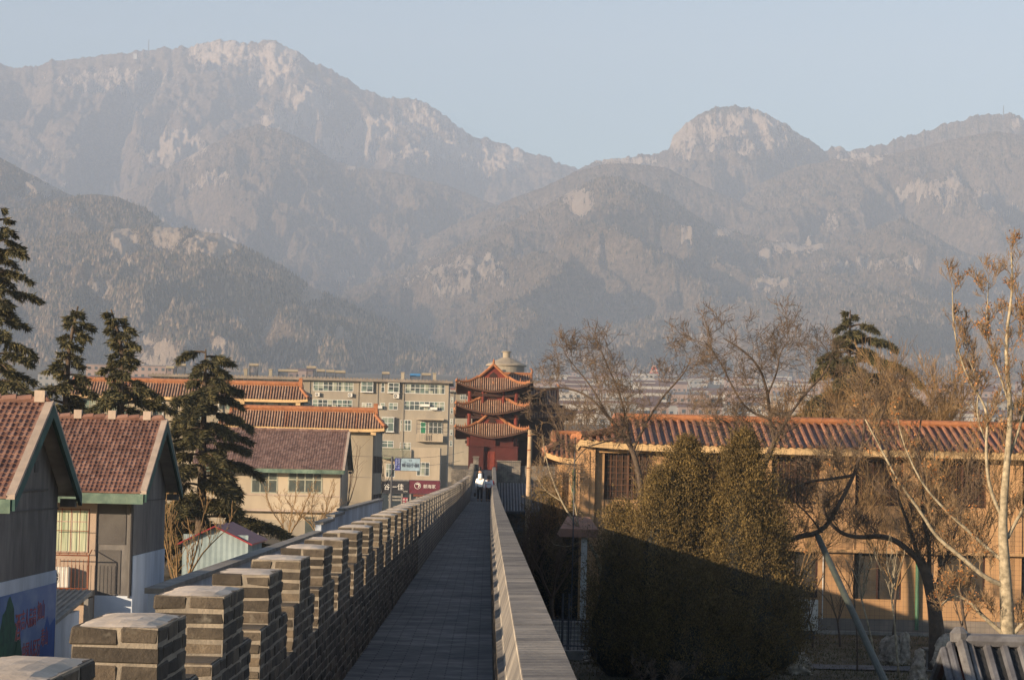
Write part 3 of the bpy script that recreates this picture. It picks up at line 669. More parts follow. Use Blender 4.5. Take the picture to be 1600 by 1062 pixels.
# ------------------------------------------------------------------ gate tower at the wall corner
tw = thing('corner_tower', (0.26, 205, 7.1), 'red corner tower with three stacked orange tiled roofs at the far end of the walkway', 'tower')
mb = MB(); mb.box(-2.9, 9.5, 197.02, 226, -.3, 7.1); mb.box(.72, 2.55, 196.7, 197.4, 5.9, 7.78); mb.box(.66, 2.6, 196.6, 197.5, 7.78, 7.88); mb.box(2.55, 9.5, 197.0, 197.5, 7.0, 7.5)
mb.build('platform', M['brickfar'], tw)
mb = MB(); mb.box(-1.6, -.38, 200.2, 206, 7.1, 8.95); mb.box(.55, 2.35, 200.2, 206, 7.1, 8.95); mb.box(-.38, .55, 200.6, 206, 8.6, 9.6)
mb.box(-1.66, -.36, 200.1, 200.4, 8.95, 9.03); mb.box(.53, 2.41, 200.1, 200.4, 8.95, 9.03)
mb.box(-1.5, 2.0, 200.9, 208, 8.9, 10.3)
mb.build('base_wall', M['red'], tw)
dm = MB()
for a, b_ in ((-.37, .08), (.10, .54)):
    dm.box(a, b_, 200.5, 200.56, 7.1, 8.6)
    for zz in (7.3, 7.7, 8.1): dm.box(a + .06, b_ - .06, 200.47, 200.5, zz, zz + .3)
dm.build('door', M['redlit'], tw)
mb = MB(); mb.box(-1.3, 1.85, 201.6, 208, 10.2, 12.2); mb.box(-1.3, 1.85, 201.8, 208, 12.0, 14.2)
mb.box(-1.4, 6.2, 206.4, 213, 7.1, 12.6); mb.box(.3, 3.6, 206.9, 211.5, 12.5, 14.5)
for z in (9.9, 11.9, 13.7):
    mb.box(-1.9, 2.4, 201.2, 201.35, z - .7, z - .45)
mb.build('timber_body', M['darkwood'], tw)
for (za, zb) in ((9.0, 9.7), (10.4, 11.6), (12.3, 13.4)):
    for x in (-1.62, -.55, 1.1, 2.15):
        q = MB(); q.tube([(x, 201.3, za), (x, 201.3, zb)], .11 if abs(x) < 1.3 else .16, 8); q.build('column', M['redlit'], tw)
for z, yo in ((9.72, 0), (11.62, .25), (13.42, .5)):
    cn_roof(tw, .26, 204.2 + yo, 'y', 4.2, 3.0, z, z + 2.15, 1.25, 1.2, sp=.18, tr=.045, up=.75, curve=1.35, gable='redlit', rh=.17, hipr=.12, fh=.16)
cn_roof(tw, 2.1, 209.2, 'x', 5.0, 3.6, 11.5, 13.9, 1.5, 1.6, sp=.22, tr=.05, up=.5, rh=.18, hipr=.11, fh=.16)
cn_roof(tw, 1.75, 209.2, 'x', 2.9, 3.2, 13.2, 15.15, 1.3, 1.4, sp=.22, tr=.05, up=.5, rh=.18, hipr=.11, fh=.16)

# grey tiled house leaning on the inside of the wall
gh = thing('tiled_house', (2.9, 185, 0), 'low grey tiled house in shade against the inner side of the wall below the tower', 'house')
mb = MB(); mb.box(.95, 6.4, 181, 190, -.2, 4.25); mb.build('wall', M['brickbase'], gh)
mb = MB(); mb.mi = 0
mb.grid([[(x, 179.6 + 9.8 * t, 4.15 + 1.95 * t) for x in (.75, 6.8)] for t in (0, 1)]); mb.box(.75, 6.8, 179.6, 179.75, 4.0, 4.14)
mb.mi = 1
for k in range(27): mb.tube([(.85 + k * .22, 179.55, 4.18), (.85 + k * .22, 189.4, 6.13)], .05, 5)
for k in range(28): mb.tube([(.75, 179.9 + k * .35, 4.21 + k * .35 * .199), (6.8, 179.9 + k * .35, 4.21 + k * .35 * .199)], .02, 4)
mb.build('roof', [M['greypan'], M['greytile']], gh)

# ------------------------------------------------------------------ water tower
wt = thing('water_tower', (PX(788, 460), 460, 8), 'pale round water tower with shallow cone cap rising behind the corner tower', 'water tower')
x = PX(788, 460); mb = MB()
mb.lathe((x, 460, 0), [(2.6, 5), (2.6, 20), (3.35, 21.5), (3.35, 26.4)], 32); mb.build('tank', M['stucco2'], wt, smooth=False)
mb = MB(); mb.lathe((x, 460, 26.4), [(3.75, 0), (3.78, .18), (3.5, .35), (1.6, 1.2), (.85, 1.55)], 32); mb.lathe((x, 460, 27.9), [(.68, 0), (.68, 1.05), (.95, 1.08), (.95, 1.2), (.1, 1.35)], 16)
mb.build('cap', M['cream'], wt)
mb = MB()
for dx in (-.1, .1): mb.tube([(x + .9 + dx, 456.9, 26.8), (x + .6 + dx, 458.9, 29.2)], .03, 4)
mb.tube([(x, 460, 29.2), (x, 460, 32)], .03, 4); mb.build('ladder', M['metal'], wt)
mb = MB(); mb.box(x - .75, x - .1, 456.6, 456.7, 24.9, 25.6); mb.build('window', M['glass'], wt)

# ------------------------------------------------------------------ windows, air conditioners
def window(par, xa, xb, za, zb, y, nx=2, split=.42, fr=.07, glass='glass', frame='frame', depth=.1, bay=0.0, bars=0, name='window', curtains=False):
    """window in a wall facing -y whose face is at y"""
    mb = MB(); yo = y - .03 - bay
    mb.box(xa, xb, yo, y + .02, za, za + fr); mb.box(xa, xb, yo, y + .02, zb - fr, zb)
    for k in range(nx + 1):
        x = xa + (xb - xa - fr) * k / nx; mb.box(x, x + fr, yo + .002, y + .02, za + fr, zb - fr)
    if split: zz = zb - (zb - za) * split; mb.box(xa, xb, yo + .004, yo + .06, zz, zz + fr)
    if bay: mb.box(xa - .08, xb + .08, yo - .05, y, za - .1, za); mb.box(xa - .08, xb + .08, yo - .05, y, zb, zb + .07)
    w = mb.build(name, M[frame], par)
    mb = MB(); mb.mi = 0
    mb.box(xa + .01, xb - .01, yo + .012, y + .015, za + .01, zb - .01)
    mb.build('pane', M[glass], w)
    if curtains:
        pass
    if bars:
        mb = MB()
        for k in range(bars + 1):
            x = xa - .03 + (xb - xa + .06) * k / bars; mb.tube([(x, yo - .12, za - .05), (x, yo - .12, zb + .03)], .009, 4)
        for z in (za - .03, (za + zb) / 2, zb): mb.tube([(xa - .03, yo - .12, z), (xb + .03, yo - .12, z)], .01, 4)
        mb.build('window_bars', M['rust'], w)
    return w
M['ac'] = mat('ac_casing', (0.66, 0.65, 0.61), (0.55, 0.54, 0.5), 3, bump=0, stain=.2)
def ac_unit(x, y, z, w=.8, h=.55, d=.3, fans=1, label='', group=None):
    a = thing('ac_unit', (x, y, z), label, 'air conditioner', group)
    mb = MB(); mb.cbox(x - w / 2, x + w / 2, y, y + d, z, z + h, .015); mb.build('casing', M['ac'], a)
    for k in range(fans):
        r = min(w * .3, h / fans * .42); cz = z + h * (k + .5) / fans; cx = x - w * .14
        mb = MB(); n = 20
        vs = [(cx + r * math.cos(2 * math.pi * i / n), y - .004, cz + r * math.sin(2 * math.pi * i / n)) for i in range(n)]
        mb.add(vs, [tuple(range(n))]); mb.mi = 1
        for q in range(1, 5):
            rr = r * q / 4; mb.tube([(cx + rr * math.cos(2 * math.pi * i / n), y - .02, cz + rr * math.sin(2 * math.pi * i / n)) for i in range(n + 1)], .006, 4)
        for q in range(8):
            t = math.pi * q / 4; mb.tube([(cx, y - .02, cz), (cx + r * math.cos(t), y - .02, cz + r * math.sin(t))], .005, 4)
        mb.lathe((cx, y - .01, cz), [(.001, 0)], 3) if False else None
        mb.box(cx - r * .2, cx + r * .2, y - .03, y - .01, cz - r * .2, cz + r * .2)
        mb.build('fan_grille', [M['metal'], M['ac']], a)
    return a

# ------------------------------------------------------------------ apartment block far left
D = 380.0
ap = thing('apartment_block', (-28, D, 4), 'long tan apartment block of five storeys with solar heaters along its flat roof', 'building')
xl, xr = PX(236, D), PX(699, D); zt = PZ_(700, 599, D)
mb = MB(); mb.box(xl, xr, D, D + 12, 3, zt)
for px in (262, 480, 556, 586, 627): mb.box(PX(px, D), PX(px, D) + .25, D - .12, D - .002, 5, zt - .1)
mb.box(xl, xr, D - .5, D - .002, zt - 5.0 + .9, zt - 5.0 + 1.05) if False else None
mb.build('wall', M['stucco2'], ap)
mb = MB(); mb.box(xl - .5, xr + .6, D - .9, D + 12.6, zt + .003, zt + .35); 
for k in range(90):
    x = xl + (xr - xl) * k / 90; mb.box(x, x + .28, D - .6, D - .3, zt + .35, zt + .52)
mb.build('roof_slab', M['plinth'], ap)
def rc(par, a, b_, c, d_, dist, nx, **k):
    """window from a picture rectangle on the wall plane at dist"""
    px = (a + c) / 2; return window(par, PX(a, dist), PX(c, dist), PZ_(px, d_, dist), PZ_(px, b_, dist), dist, nx, **{**dict(glass='flatglass'), **k})
for r_ in [(487, 596, 550, 611, 8), (562, 596, 581, 612, 2, .5), (593, 598, 599, 613, 1), (604, 598, 622, 613, 2, .5), (630.5, 600, 693, 615, 8),
           (487, 624, 549, 640, 8), (564, 629, 580, 637, 3), (630, 627, 693, 641, 8), (593, 629, 600, 640, 1), (606, 629, 620, 640, 2),
           (596, 652, 615, 674, 2, .6), (625, 656, 642, 673, 3), (596, 688, 615, 699, 2), (625, 691, 642, 703, 3),
           (249, 587, 262, 594, 2), (270, 587, 290, 595, 3), (330, 588, 352, 596, 3), (356, 589, 366, 596, 1), (378, 590, 392, 597, 2), (410, 591, 424, 598, 2), (432, 592, 470, 600, 5), (300, 588, 318, 595, 2), (500, 652, 550, 668, 6), (562, 652, 580, 670, 2), (487, 680, 540, 695, 6)]:
    rc(ap, *r_[:4], D, r_[4], bay=(r_[5] if len(r_) > 5 else 0))
# balcony with railing
bx0, bx1 = PX(651, D), PX(692, D); bz = PZ_(670, 690, D); bt = PZ_(670, 678, D)
mb = MB(); mb.box(bx0, bx1, D - 1.2, D - .002, bz, bz + .15); mb.box(PX(676, D), bx1, D - 1.2, D - 1.1, bz + .15, bt); mb.box(bx0, PX(652.5, D), D - 1.2, D - 1.1, bz + .15, bt); mb.box(bx0, bx1, D - 1.21, D - 1.08, bt, bt + .12)
for k in range(9): x = PX(653.5, D) + k * .26; mb.box(x, x + .1, D - 1.18, D - 1.1, bz + .15, bt)
mb.box(bx0 - .1, bx1 + .1, D - 1.3, D - .002, PZ_(670, 656, D), PZ_(670, 654, D))
mb.build('balcony', M['cream'], ap)
M['greenglass'] = mat('green_door_glass', (0.03, 0.22, 0.10), (0.02, 0.12, 0.08), 3, rough=.3, bump=0)
M['dimglass'] = mat('dim_teal_glass', (0.085, 0.10, 0.09), (0.05, 0.06, 0.06), 1.5, rough=.3, bump=0)
rc(ap, 656, 659, 665, 678, D, 1, glass='greenglass', name='balcony_door'); rc(ap, 669, 659, 690, 678, D, 3, glass='dimglass')
mb = MB()
for k in range(6): x = bx0 + (bx1 - bx0) * k / 5; mb.tube([(x, D - 1.22, bt), (x, D - 1.22, PZ_(670, 656, D))], .03, 4)
for py in (663, 670): mb.tube([(bx0, D - 1.22, PZ_(670, py, D)), (bx1, D - 1.22, PZ_(670, py, D))], .03, 4)
mb.build('balcony_cage', M['metal'], ap)
for (a, b_, c, d_) in [(491, 613, 498, 619), (542, 614, 549, 620), (613, 615, 622, 622), (583, 633, 596, 638), (655, 631, 670, 635), (671, 636, 682, 640)]:
    x = (PX(a, D) + PX(c, D)) / 2; w = PX(c, D) - PX(a, D); z = PZ_(a, d_, D); h = PZ_(a, b_, D) - z
    if w < 1.0: ac_unit(x, D - .5, z, w, h, .35, 1, {491: 'white wall air conditioner at the left end of the long top floor window row', 542: 'white wall air conditioner at the right end of the long top floor window row', 613: 'white wall air conditioner under the small top floor bay window'}[a])
    else:
        nm = {583: 'white awning roll over the ledge beside the middle window', 655: 'pale board with red lettering hung over the fourth floor windows', 671: 'blank white board hung over the fourth floor windows'}[a]
        mb = MB(); mb.box(x - w / 2, x + w / 2, D - .6, D - .25, z, z + h); mb.build('sign_board' if a != 583 else 'awning_roll', M['white'], ap)
# rooftop solar water heaters
M['tankblue'] = mat('blue_tank', (0.06, 0.22, 0.45), (0.05, 0.16, 0.35), 3, rough=.4, bump=0)
def heater(px0, px1, py0, i, blue=False):
    d = D + 3; x0, x1 = PX(px0, d), PX(px1, d); z1 = PZ_(px0, py0, d); zb = zt + .35
    h = thing('solar_heater', ((x0 + x1) / 2, d, zb), i, 'solar heater', 'solar water heaters along the apartment roof')
    mb = MB(); mb.tube([(x0, d, z1 - .25), (x1, d, z1 - .25)], .24, 10); mb.build('tank', M['tankblue'] if blue else M['stucco'], h)
    mb = MB()
    for x in (x0 + .1, x1 - .1): mb.tube([(x, d, zb), (x, d, z1 - .3)], .035, 4); mb.tube([(x, d - 1.1, zb), (x, d, z1 - .3)], .035, 4)
    n = max(3, int((x1 - x0) / .16))
    for k in range(n): x = x0 + .08 + (x1 - x0 - .16) * k / (n - 1); mb.tube([(x, d - 1.0, zb + .05), (x, d - .1, z1 - .35)], .03, 4)
    mb.build('collector', M['metal'], h)
for i, (a, b_, c, t, bl) in enumerate([(257, 270, 571, 'solar heater with dull tank at the left end of the apartment roof', 0), (272, 288, 567, 'wide solar heater behind the leaning cedar branches on the apartment roof', 0), (387, 401, 567, 'tall solar heater standing alone with red end cap on the apartment roof', 0), (432, 463, 576, 'longest solar heater with a beige tank on the apartment roof', 0), (476, 491, 571, 'highest solar heater of the crowded cluster on the apartment roof', 0), (492, 505, 576, 'low solar heater just right of the highest one on the roof', 0), (507, 520, 577, 'middle one of the three low solar heaters in the cluster', 0), (521, 537, 578, 'low solar heater at the right end of the cluster', 0), (594, 606, 580, 'dull grey solar heater beside a small chimney on the roof', 0), (638, 654, 583, 'solar heater with a bright blue tank on the apartment roof', 1), (656, 671, 582, 'grey boxy solar heater at the right end of the apartment roof', 0)]):
    heater(a, b_, c, t, bl)
for a, t in ((380, 0), (419, 0), (626, 0), (676, 0)):
    q = MB(); x = PX(a, D); q.box(x - .25, x + .25, D + 1, D + 1.5, zt + .35, zt + 1.5); q.box(x - .33, x + .33, D + .9, D + 1.6, zt + 1.5, zt + 1.6); q.build('chimney', M['stucco'], ap)
# cream annex in front and shops with their signs
D2 = 368.0
an = thing('shop_building', (PX(650, D2), D2, 4), 'cream low building with dark shops at street level in front of the apartment block', 'building')
mb = MB(); mb.box(PX(643, D2), PX(688, D2), D2, D2 + 9, 2, PZ_(665, 699, D2)); mb.box(PX(598, D2), PX(642.9, D2), D2 + .5, D2 + 9, 2, PZ_(620, 716, D2)); mb.build('wall', M['cream'], an)
mb = MB(); mb.box(PX(598, D2), PX(640, D2), D2 - .5, D2 + .49, PZ_(620, 717, D2), PZ_(620, 715, D2))
for k in range(26): x = PX(598, D2) + k * .16; mb.box(x, x + .07, D2 - .5, D2 - .42, PZ_(620, 715, D2), PZ_(620, 702, D2))
mb.box(PX(598, D2), PX(640, D2), D2 - .52, D2 - .4, PZ_(620, 702, D2), PZ_(620, 700.5, D2)); mb.build('terrace_railing', mat('green_rail', (.16, .19, .13), (.1, .12, .09), 3), an)
rc(an, 652, 722, 672, 743, D2, 3); rc(an, 604, 724, 618, 745, D2 + .5, 3)
mb = MB(); mb.box(PX(598, D2), PX(690, D2), D2 - .5, D2 - .003, PZ_(640, 751, D2), PZ_(640, 749, D2)); mb.build('canopy', M['concrete'], an)
# shop fronts
mb = MB(); mb.box(PX(598, D2), PX(690, D2), D2 - .3, D2 - .004, 0.5, PZ_(640, 752, D2)); mb.build('shop_front', M['glass'], an)
mb = MB()
for px in (610, 629, 642, 652, 670, 689): mb.box(PX(px, D2), PX(px, D2) + .25, D2 - .45, D2 - .3, 0.5, PZ_(640, 771, D2))
mb.box(PX(609, D2), PX(629, D2), D2 - .5, D2 - .3, PZ_(620, 777, D2), PZ_(620, 774.5, D2)); mb.box(PX(609, D2), PX(629, D2), D2 - .5, D2 - .3, PZ_(620, 782, D2), PZ_(620, 779.5, D2))
mb.build('shop_pillars', M['concrete'], an)
def text(par, body, size, x, y, z, matl, name='lettering', rot=(math.pi / 2, 0, 0), ext=.02, sx=1.0):
    cu = bpy.data.curves.new(name, 'FONT'); cu.body = body; cu.size = size; cu.extrude = ext; cu.resolution_u = 2
    tmp = bpy.data.objects.new(name, cu); C.objects.link(tmp)
    bpy.context.view_layer.update()
    me = bpy.data.meshes.new_from_object(tmp.evaluated_get(bpy.context.evaluated_depsgraph_get()))
    bpy.data.objects.remove(tmp)
    o = bpy.data.objects.new(name, me); C.objects.link(o); me.materials.clear(); me.materials.append(matl)
    o.rotation_euler = rot; o.scale = (sx, 1, 1)
    if par is not None: o.parent = par; o.location = Vector((x, y, z)) - wpos(par)
    else: o.location = (x, y, z)
    return o
def flat(name, c, rough=.6): b = NB(name); b.col(c).rough(rough); return b.m
LW = flat('pale_lettering', (.62, .6, .56)); LD = flat('dark_lettering', (.03, .03, .05))
def sign(label, px0, py0, px1, py1, d, c, cat='shop sign', th=.12):
    x0, x1, z0, z1 = PX(px0, d), PX(px1, d), PZ_((px0 + px1) / 2, py1, d), PZ_((px0 + px1) / 2, py0, d)
    s = thing('shop_sign', ((x0 + x1) / 2, d, z0), label, cat)
    mb = MB(); mb.box(x0, x1, d - th, d, z0, z1); mb.build('board', mat(label[:12], c, None, 2, bump=0, stain=.2), s)
    mb = MB()
    for (a, b_, e, f) in ((x0 - .04, x1 + .04, z0 - .05, z0), (x0 - .04, x1 + .04, z1, z1 + .05), (x0 - .05, x0, z0, z1), (x1, x1 + .05, z0, z1)): mb.box(a, b_, d - th - .03, d, e, f)
    mb.build('frame', M['metal'], s)
    return s, x0, x1, z0, z1
s, a, b_, e, f = sign('black shop sign with large pale characters beside the maroon sign', 599, 752, 640.5, 770, D2 - .55, (.02, .02, .025))
text(s, '谷', .95, a + .2, D2 - .7, e + .55, LW); text(s, '一', .95, a + 1.25, D2 - .7, e + .55, LW); text(s, '佳', 1.0, a + 2.2, D2 - .7, e + .55, LW); text(s, '大药房', .22, a + 3.1, D2 - .7, e + .2, LW)
s, a, b_, e, f = sign('maroon shop sign with a round crescent emblem and three small characters', 641, 750.5, 689, 771, D2 - .55, (.12, .02, .035))
text(s, '郭海家', .62, a + 2.05, D2 - .7, e + .85, LW)
mb = MB(); cx, cz = a + 1.25, e + 1.15
mb.tube([(cx + .45 * math.cos(t), D2 - .71, cz + .45 * math.sin(t)) for t in np.linspace(0, 2 * math.pi, 25)], .035, 5)
mb.tube([(cx + .25 * math.cos(t) * (1 + .3 * math.sin(t)), D2 - .71, cz + .25 * math.sin(t)) for t in np.linspace(-1.2, 2.6, 14)], [.03 + .07 * math.sin(math.pi * k / 13) for k in range(14)], 5); mb.build('emblem', LW, s)
mb = MB(); mb.box(a + .6, a + 3.4, D2 - .6, D2 - .45, e - .45, e - .1); mb.build('lower_strip', mat('dull red strip', (.16, .045, .03), None, 2), s)
s, a, b_, e, f = sign('red vertical shop banner with pale characters between two shop fronts', 631, 777, 639.5, 797, D2 - .4, (.32, .02, .05), th=.05)
text(s, '养\n生\n堂', .45, a + .05, D2 - .5, f - .5, LW, sx=.8); text(s, '药\n店', .42, a + .48, D2 - .5, f - .5, LW, sx=.8)
D3 = 300.0
s, a, b_, e, f = sign('pale blue double-sided street sign with dark brush characters and a deep blue end strip', 627, 716, 657, 735, D3, (.30, .42, .52), 'street sign')
text(s, '蜂仙小厨', .52, a + .12, D3 - .14, e + .45, LD)
mb = MB(); mb.tube([(a + 1.15 + .16 * math.cos(t), D3 - .13, f - .25 + .09 * math.sin(t)) for t in np.linspace(0, 2 * math.pi, 17)], .02, 4); mb.tube([(a + .3, D3 - .13, e + .93), (a + 1.9, D3 - .13, e + .93)], .008, 4); mb.build('emblem', LD, s)
xs0, xs1 = PX(618, D3), PX(626.7, D3)
mb = MB(); mb.box(xs0, xs1, D3 - .13, D3 - .01, e, f); st_ = mb.build('blue_strip', mat('deep blue strip', (.03, .05, .28), None, 2, bump=0), s)
text(s, '名烟\n名酒\n茶叶\n礼品', .3, xs0 + .03, D3 - .15, f - .33, flat('pale_blue_letter', (.35, .4, .65)))
mb = MB(); mb.tube([(xs0 - .35, D3, 0), (xs0 - .35, D3, f + .2)], .12, 8); mb.tube([(xs0 - .35, D3, f - .2), (b_, D3, f + .05)], .04, 6); mb.tube([(xs0 - .35, D3, e), (xs0, D3, e)], .04, 6)
mb.build('post', M['metal'], s)
# second block behind, right of the first
b2 = thing('apartment_block', (PX(716, 430), 430, 6), 'narrow pale apartment block glimpsed between the tan block and the corner tower', 'building')
mb = MB(); mb.box(PX(694, 430), PX(708, 430), 430, 442, 5, PZ_(700, 612, 430)); mb.box(PX(704, 470), PX(738, 470), 470, 485, 8, PZ_(720, 652, 470)); mb.build('wall', M['stucco2'], b2)
mb = MB(); mb.box(PX(702, 455), PX(736, 455), 455, 462, 8, PZ_(715, 611, 455)); mb.build('rear_wall', M['stucco'], b2)
mb = MB(); mb.box(PX(702, 454), PX(738, 454), 453.8, 463, PZ_(715, 611, 454) + .003, PZ_(715, 607, 454)); mb.build('roof', mat('maroon metal roof', (.22, .1, .09), None, 2), b2)
for k in range(5):
    rc(b2, 702.5, 620 + k * 17, 706.5, 629 + k * 17, 429.99, 1)
rc(b2, 717, 616, 729, 624, 454.99, 3)
mb = MB(); mb.box(PX(694, 429), PX(710, 429), 429, 443, PZ_(700, 612, 430) + .003, PZ_(700, 609, 430)); mb.build('roof_slab', M['concrete'], b2)

# ------------------------------------------------------------------ orange-roofed halls on the left
def hall(label, d, pxl, pxr, py_e, ry, depth, wallr, zb, sp, wl):
    X0, X1 = PX(pxl, d), PX(pxr, d); ze = PZ_((pxl + pxr) / 2, py_e, d); zr = PZ_((pxl + pxr) / 2, ry, d + 1.6)
    h = thing('hall_building', ((X0 + X1) / 2, d, zb), label, 'building')
    Wd = 1.9
    XW = PX(wallr, d)
    mb = MB(); mb.box(X0 + (X1 - XW), XW, d + .9, d + depth, zb - 1, ze - .12)
    mb.build('wall', M[wl], h)
    mb = MB(); mb.box(X0 + .9, X1 - .9, d + Wd + .2, d + depth, ze - .13, zr - .35); mb.build('flat_roof', M['concrete'], h)
    cn_roof(h, (X0 + X1) / 2, d + Wd, 'x', (X1 - X0) / 2, Wd, ze, zr, .9, .45, sp=sp, tr=sp * .28, up=.12, curve=1.1, rh=.4, orn=False, fascia='fascia', fh=.3, hipr=.16)
    # ridge end block and beam ends under the eave
    mb = MB(); mb.box(X1 - 1.1, X1 - .75, d + Wd - .3, d + Wd + .3, zr, zr + .75); mb.build('ridge_end', M['ridge'], h)
    n = max(3, int((X1 - X0) / 4.6))
    for k in range(n): x = X0 + 1.2 + (X1 - X0 - 2.2) * k / (n - 1); mb = MB(); mb.box(x - .22, x + .22, d + .1, d + .9, ze - .55, ze - .31); mb.build('beam_end', M['fascia'], h)
    return h, X0, X1, XW, ze, zr
h, X0, X1, XW, ze, zr = hall('beige hall with orange ridge and dark tiled eave just behind the lilac roofed house', 215, 343, 601, 667, 641, 20, 582, 2, .24, 'stucco')
mb = MB()
for px in (400, 430, 470, 500): mb.box(PX(px, 215.9), PX(px, 215.9) + 1.2, 215.8, 215.9, ze - 1.35, ze - .6)
mb.build('window', M['dark_window'], h)
for px in (405, 503):
    q = MB(); q.tube([(PX(px, 215), 215.7, 2), (PX(px, 215), 215.7, ze - .5)], .07, 6); q.build('downpipe', M['white'], h)
q = MB()
for z in (ze - 2.4, ze - 4.2, ze - 6.4): q.box(X0 + 1, XW + .01, 215.86, 215.9, z, z + .06)
q.build('joint', M['plinth'], h)
for k in range(6):
    y = 218 + k * 3
    for z in (3.2, 6.6):
        q = MB(); q.box(XW + .003, XW + .06, y, y + 1.4, z, z + 1.5); q.build('side_window', M['dark_window'], h)
h, X0, X1, XW, ze, zr = hall('taller rear hall with a long orange ridge behind the cedars', 245, 96, 480, 620, 598, 18, 470, 2, .28, 'stucco')
for (a, b_, c, d_, n) in [(340, 626, 362, 640, 2), (370, 627, 395, 640, 2), (398, 628, 412, 641, 1), (414, 628, 428, 641, 1), (432, 629, 458, 642, 3), (240, 625, 256, 656, 2), (292, 624, 316, 656, 2), (120, 622, 150, 650, 3), (170, 622, 200, 650, 3)]:
    rc(h, a, b_, c, d_, 245.9, n, frame='stucco2')
q = MB(); q.box(PX(256, 245.7), PX(291, 245.7), 245.6, 245.9, PZ_(270, 658, 245), PZ_(270, 624, 245)); q.box(PX(205, 245.7), PX(238, 245.7), 245.6, 245.9, PZ_(225, 664, 245), PZ_(225, 624, 245)); q.build('panel', M['cream'], h)
q = MB()
for px in (253, 340): q.tube([(PX(px, 245), 245.5, 3), (PX(px, 245), 245.5, ze - .4)], .08, 6)
q.build('downpipe', M['white'], h)
q = MB(); q.box(PX(290, 240), PX(362, 240), 240, 245.5, 2, PZ_(320, 662, 240)); q.build('stair_block', M['cream'], h)

# ------------------------------------------------------------------ gabled houses along the outer lane
def clay_roof(par, x0, x1, ye, yr, ze, zr, tw_, th_, matl, rand=.3, name='roof'):
    """one slope of interlocking clay tiles facing -y (ye eave) up to the ridge (yr)"""
    mb = MB(); nx = int(round((x1 - x0) / tw_)); ln = math.hypot(yr - ye, zr - ze); ny = int(round(ln / th_))
    dx = (x1 - x0) / nx; n = Vector((0, -(zr - ze), (yr - ye))).normalized() if yr > ye else Vector((0, (zr - ze), (ye - yr))).normalized()
    for j in range(ny):
        a0, a1 = j / ny, (j + 1) / ny
        for i in range(nx):
            jt = random.uniform(-.004, .004)
            p = lambda u, t, h: tuple(Vector((x0 + u * dx, ye + (yr - ye) * t, ze + (zr - ze) * t)) + n * (h + jt))
            o = 0.5 if j % 2 else 0; o = 0
            # pan, tilted, with raised roll
            us = (i, i + .45, i + .55, i + .9, i + 1.0); hs = (.012, .0, .030, .030, .012)
            lo = [p(u + o, a0, h + .028) for u, h in zip(us, hs)]; hi = [p(u + o, a1 + .01, h) for u, h in zip(us, hs)]; bt = [p(u + o, a0, -.01) for u in us]
            vs = lo + hi + bt; fs = [(q, q + 1, q + 6, q + 5) for q in range(4)] + [(q + 10, q + 11, q + 1, q) for q in range(4)]
            mb.add(vs, fs)
    return mb.build(name, matl, par)
def claymat(name, a, b_, c):
    b = NB(name); g = b.n('NewGeometry'); v = b.co()
    col = b.ramp(g.outputs['Random Per Island'], (0.0, a), (0.5, b_), (1.0, c))
    col = b.mix(1.0, col, b.ramp(b.noise(1.3, v, 6, .7), (0.3, (0.55, 0.55, 0.58)), (0.68, (1.15, 1.12, 1.1))), 'MULTIPLY')
    b.col(col).rough(.8).bump(b.noise(30, v, 4), .4, .01); return b.m
M['clay'] = claymat('red_clay_tile', (0.155, 0.08, 0.062), (0.21, 0.117, 0.092), (0.29, 0.18, 0.145))
M['clay2'] = claymat('lilac_clay_tile', (0.135, 0.082, 0.072), (0.185, 0.118, 0.102), (0.235, 0.16, 0.14))
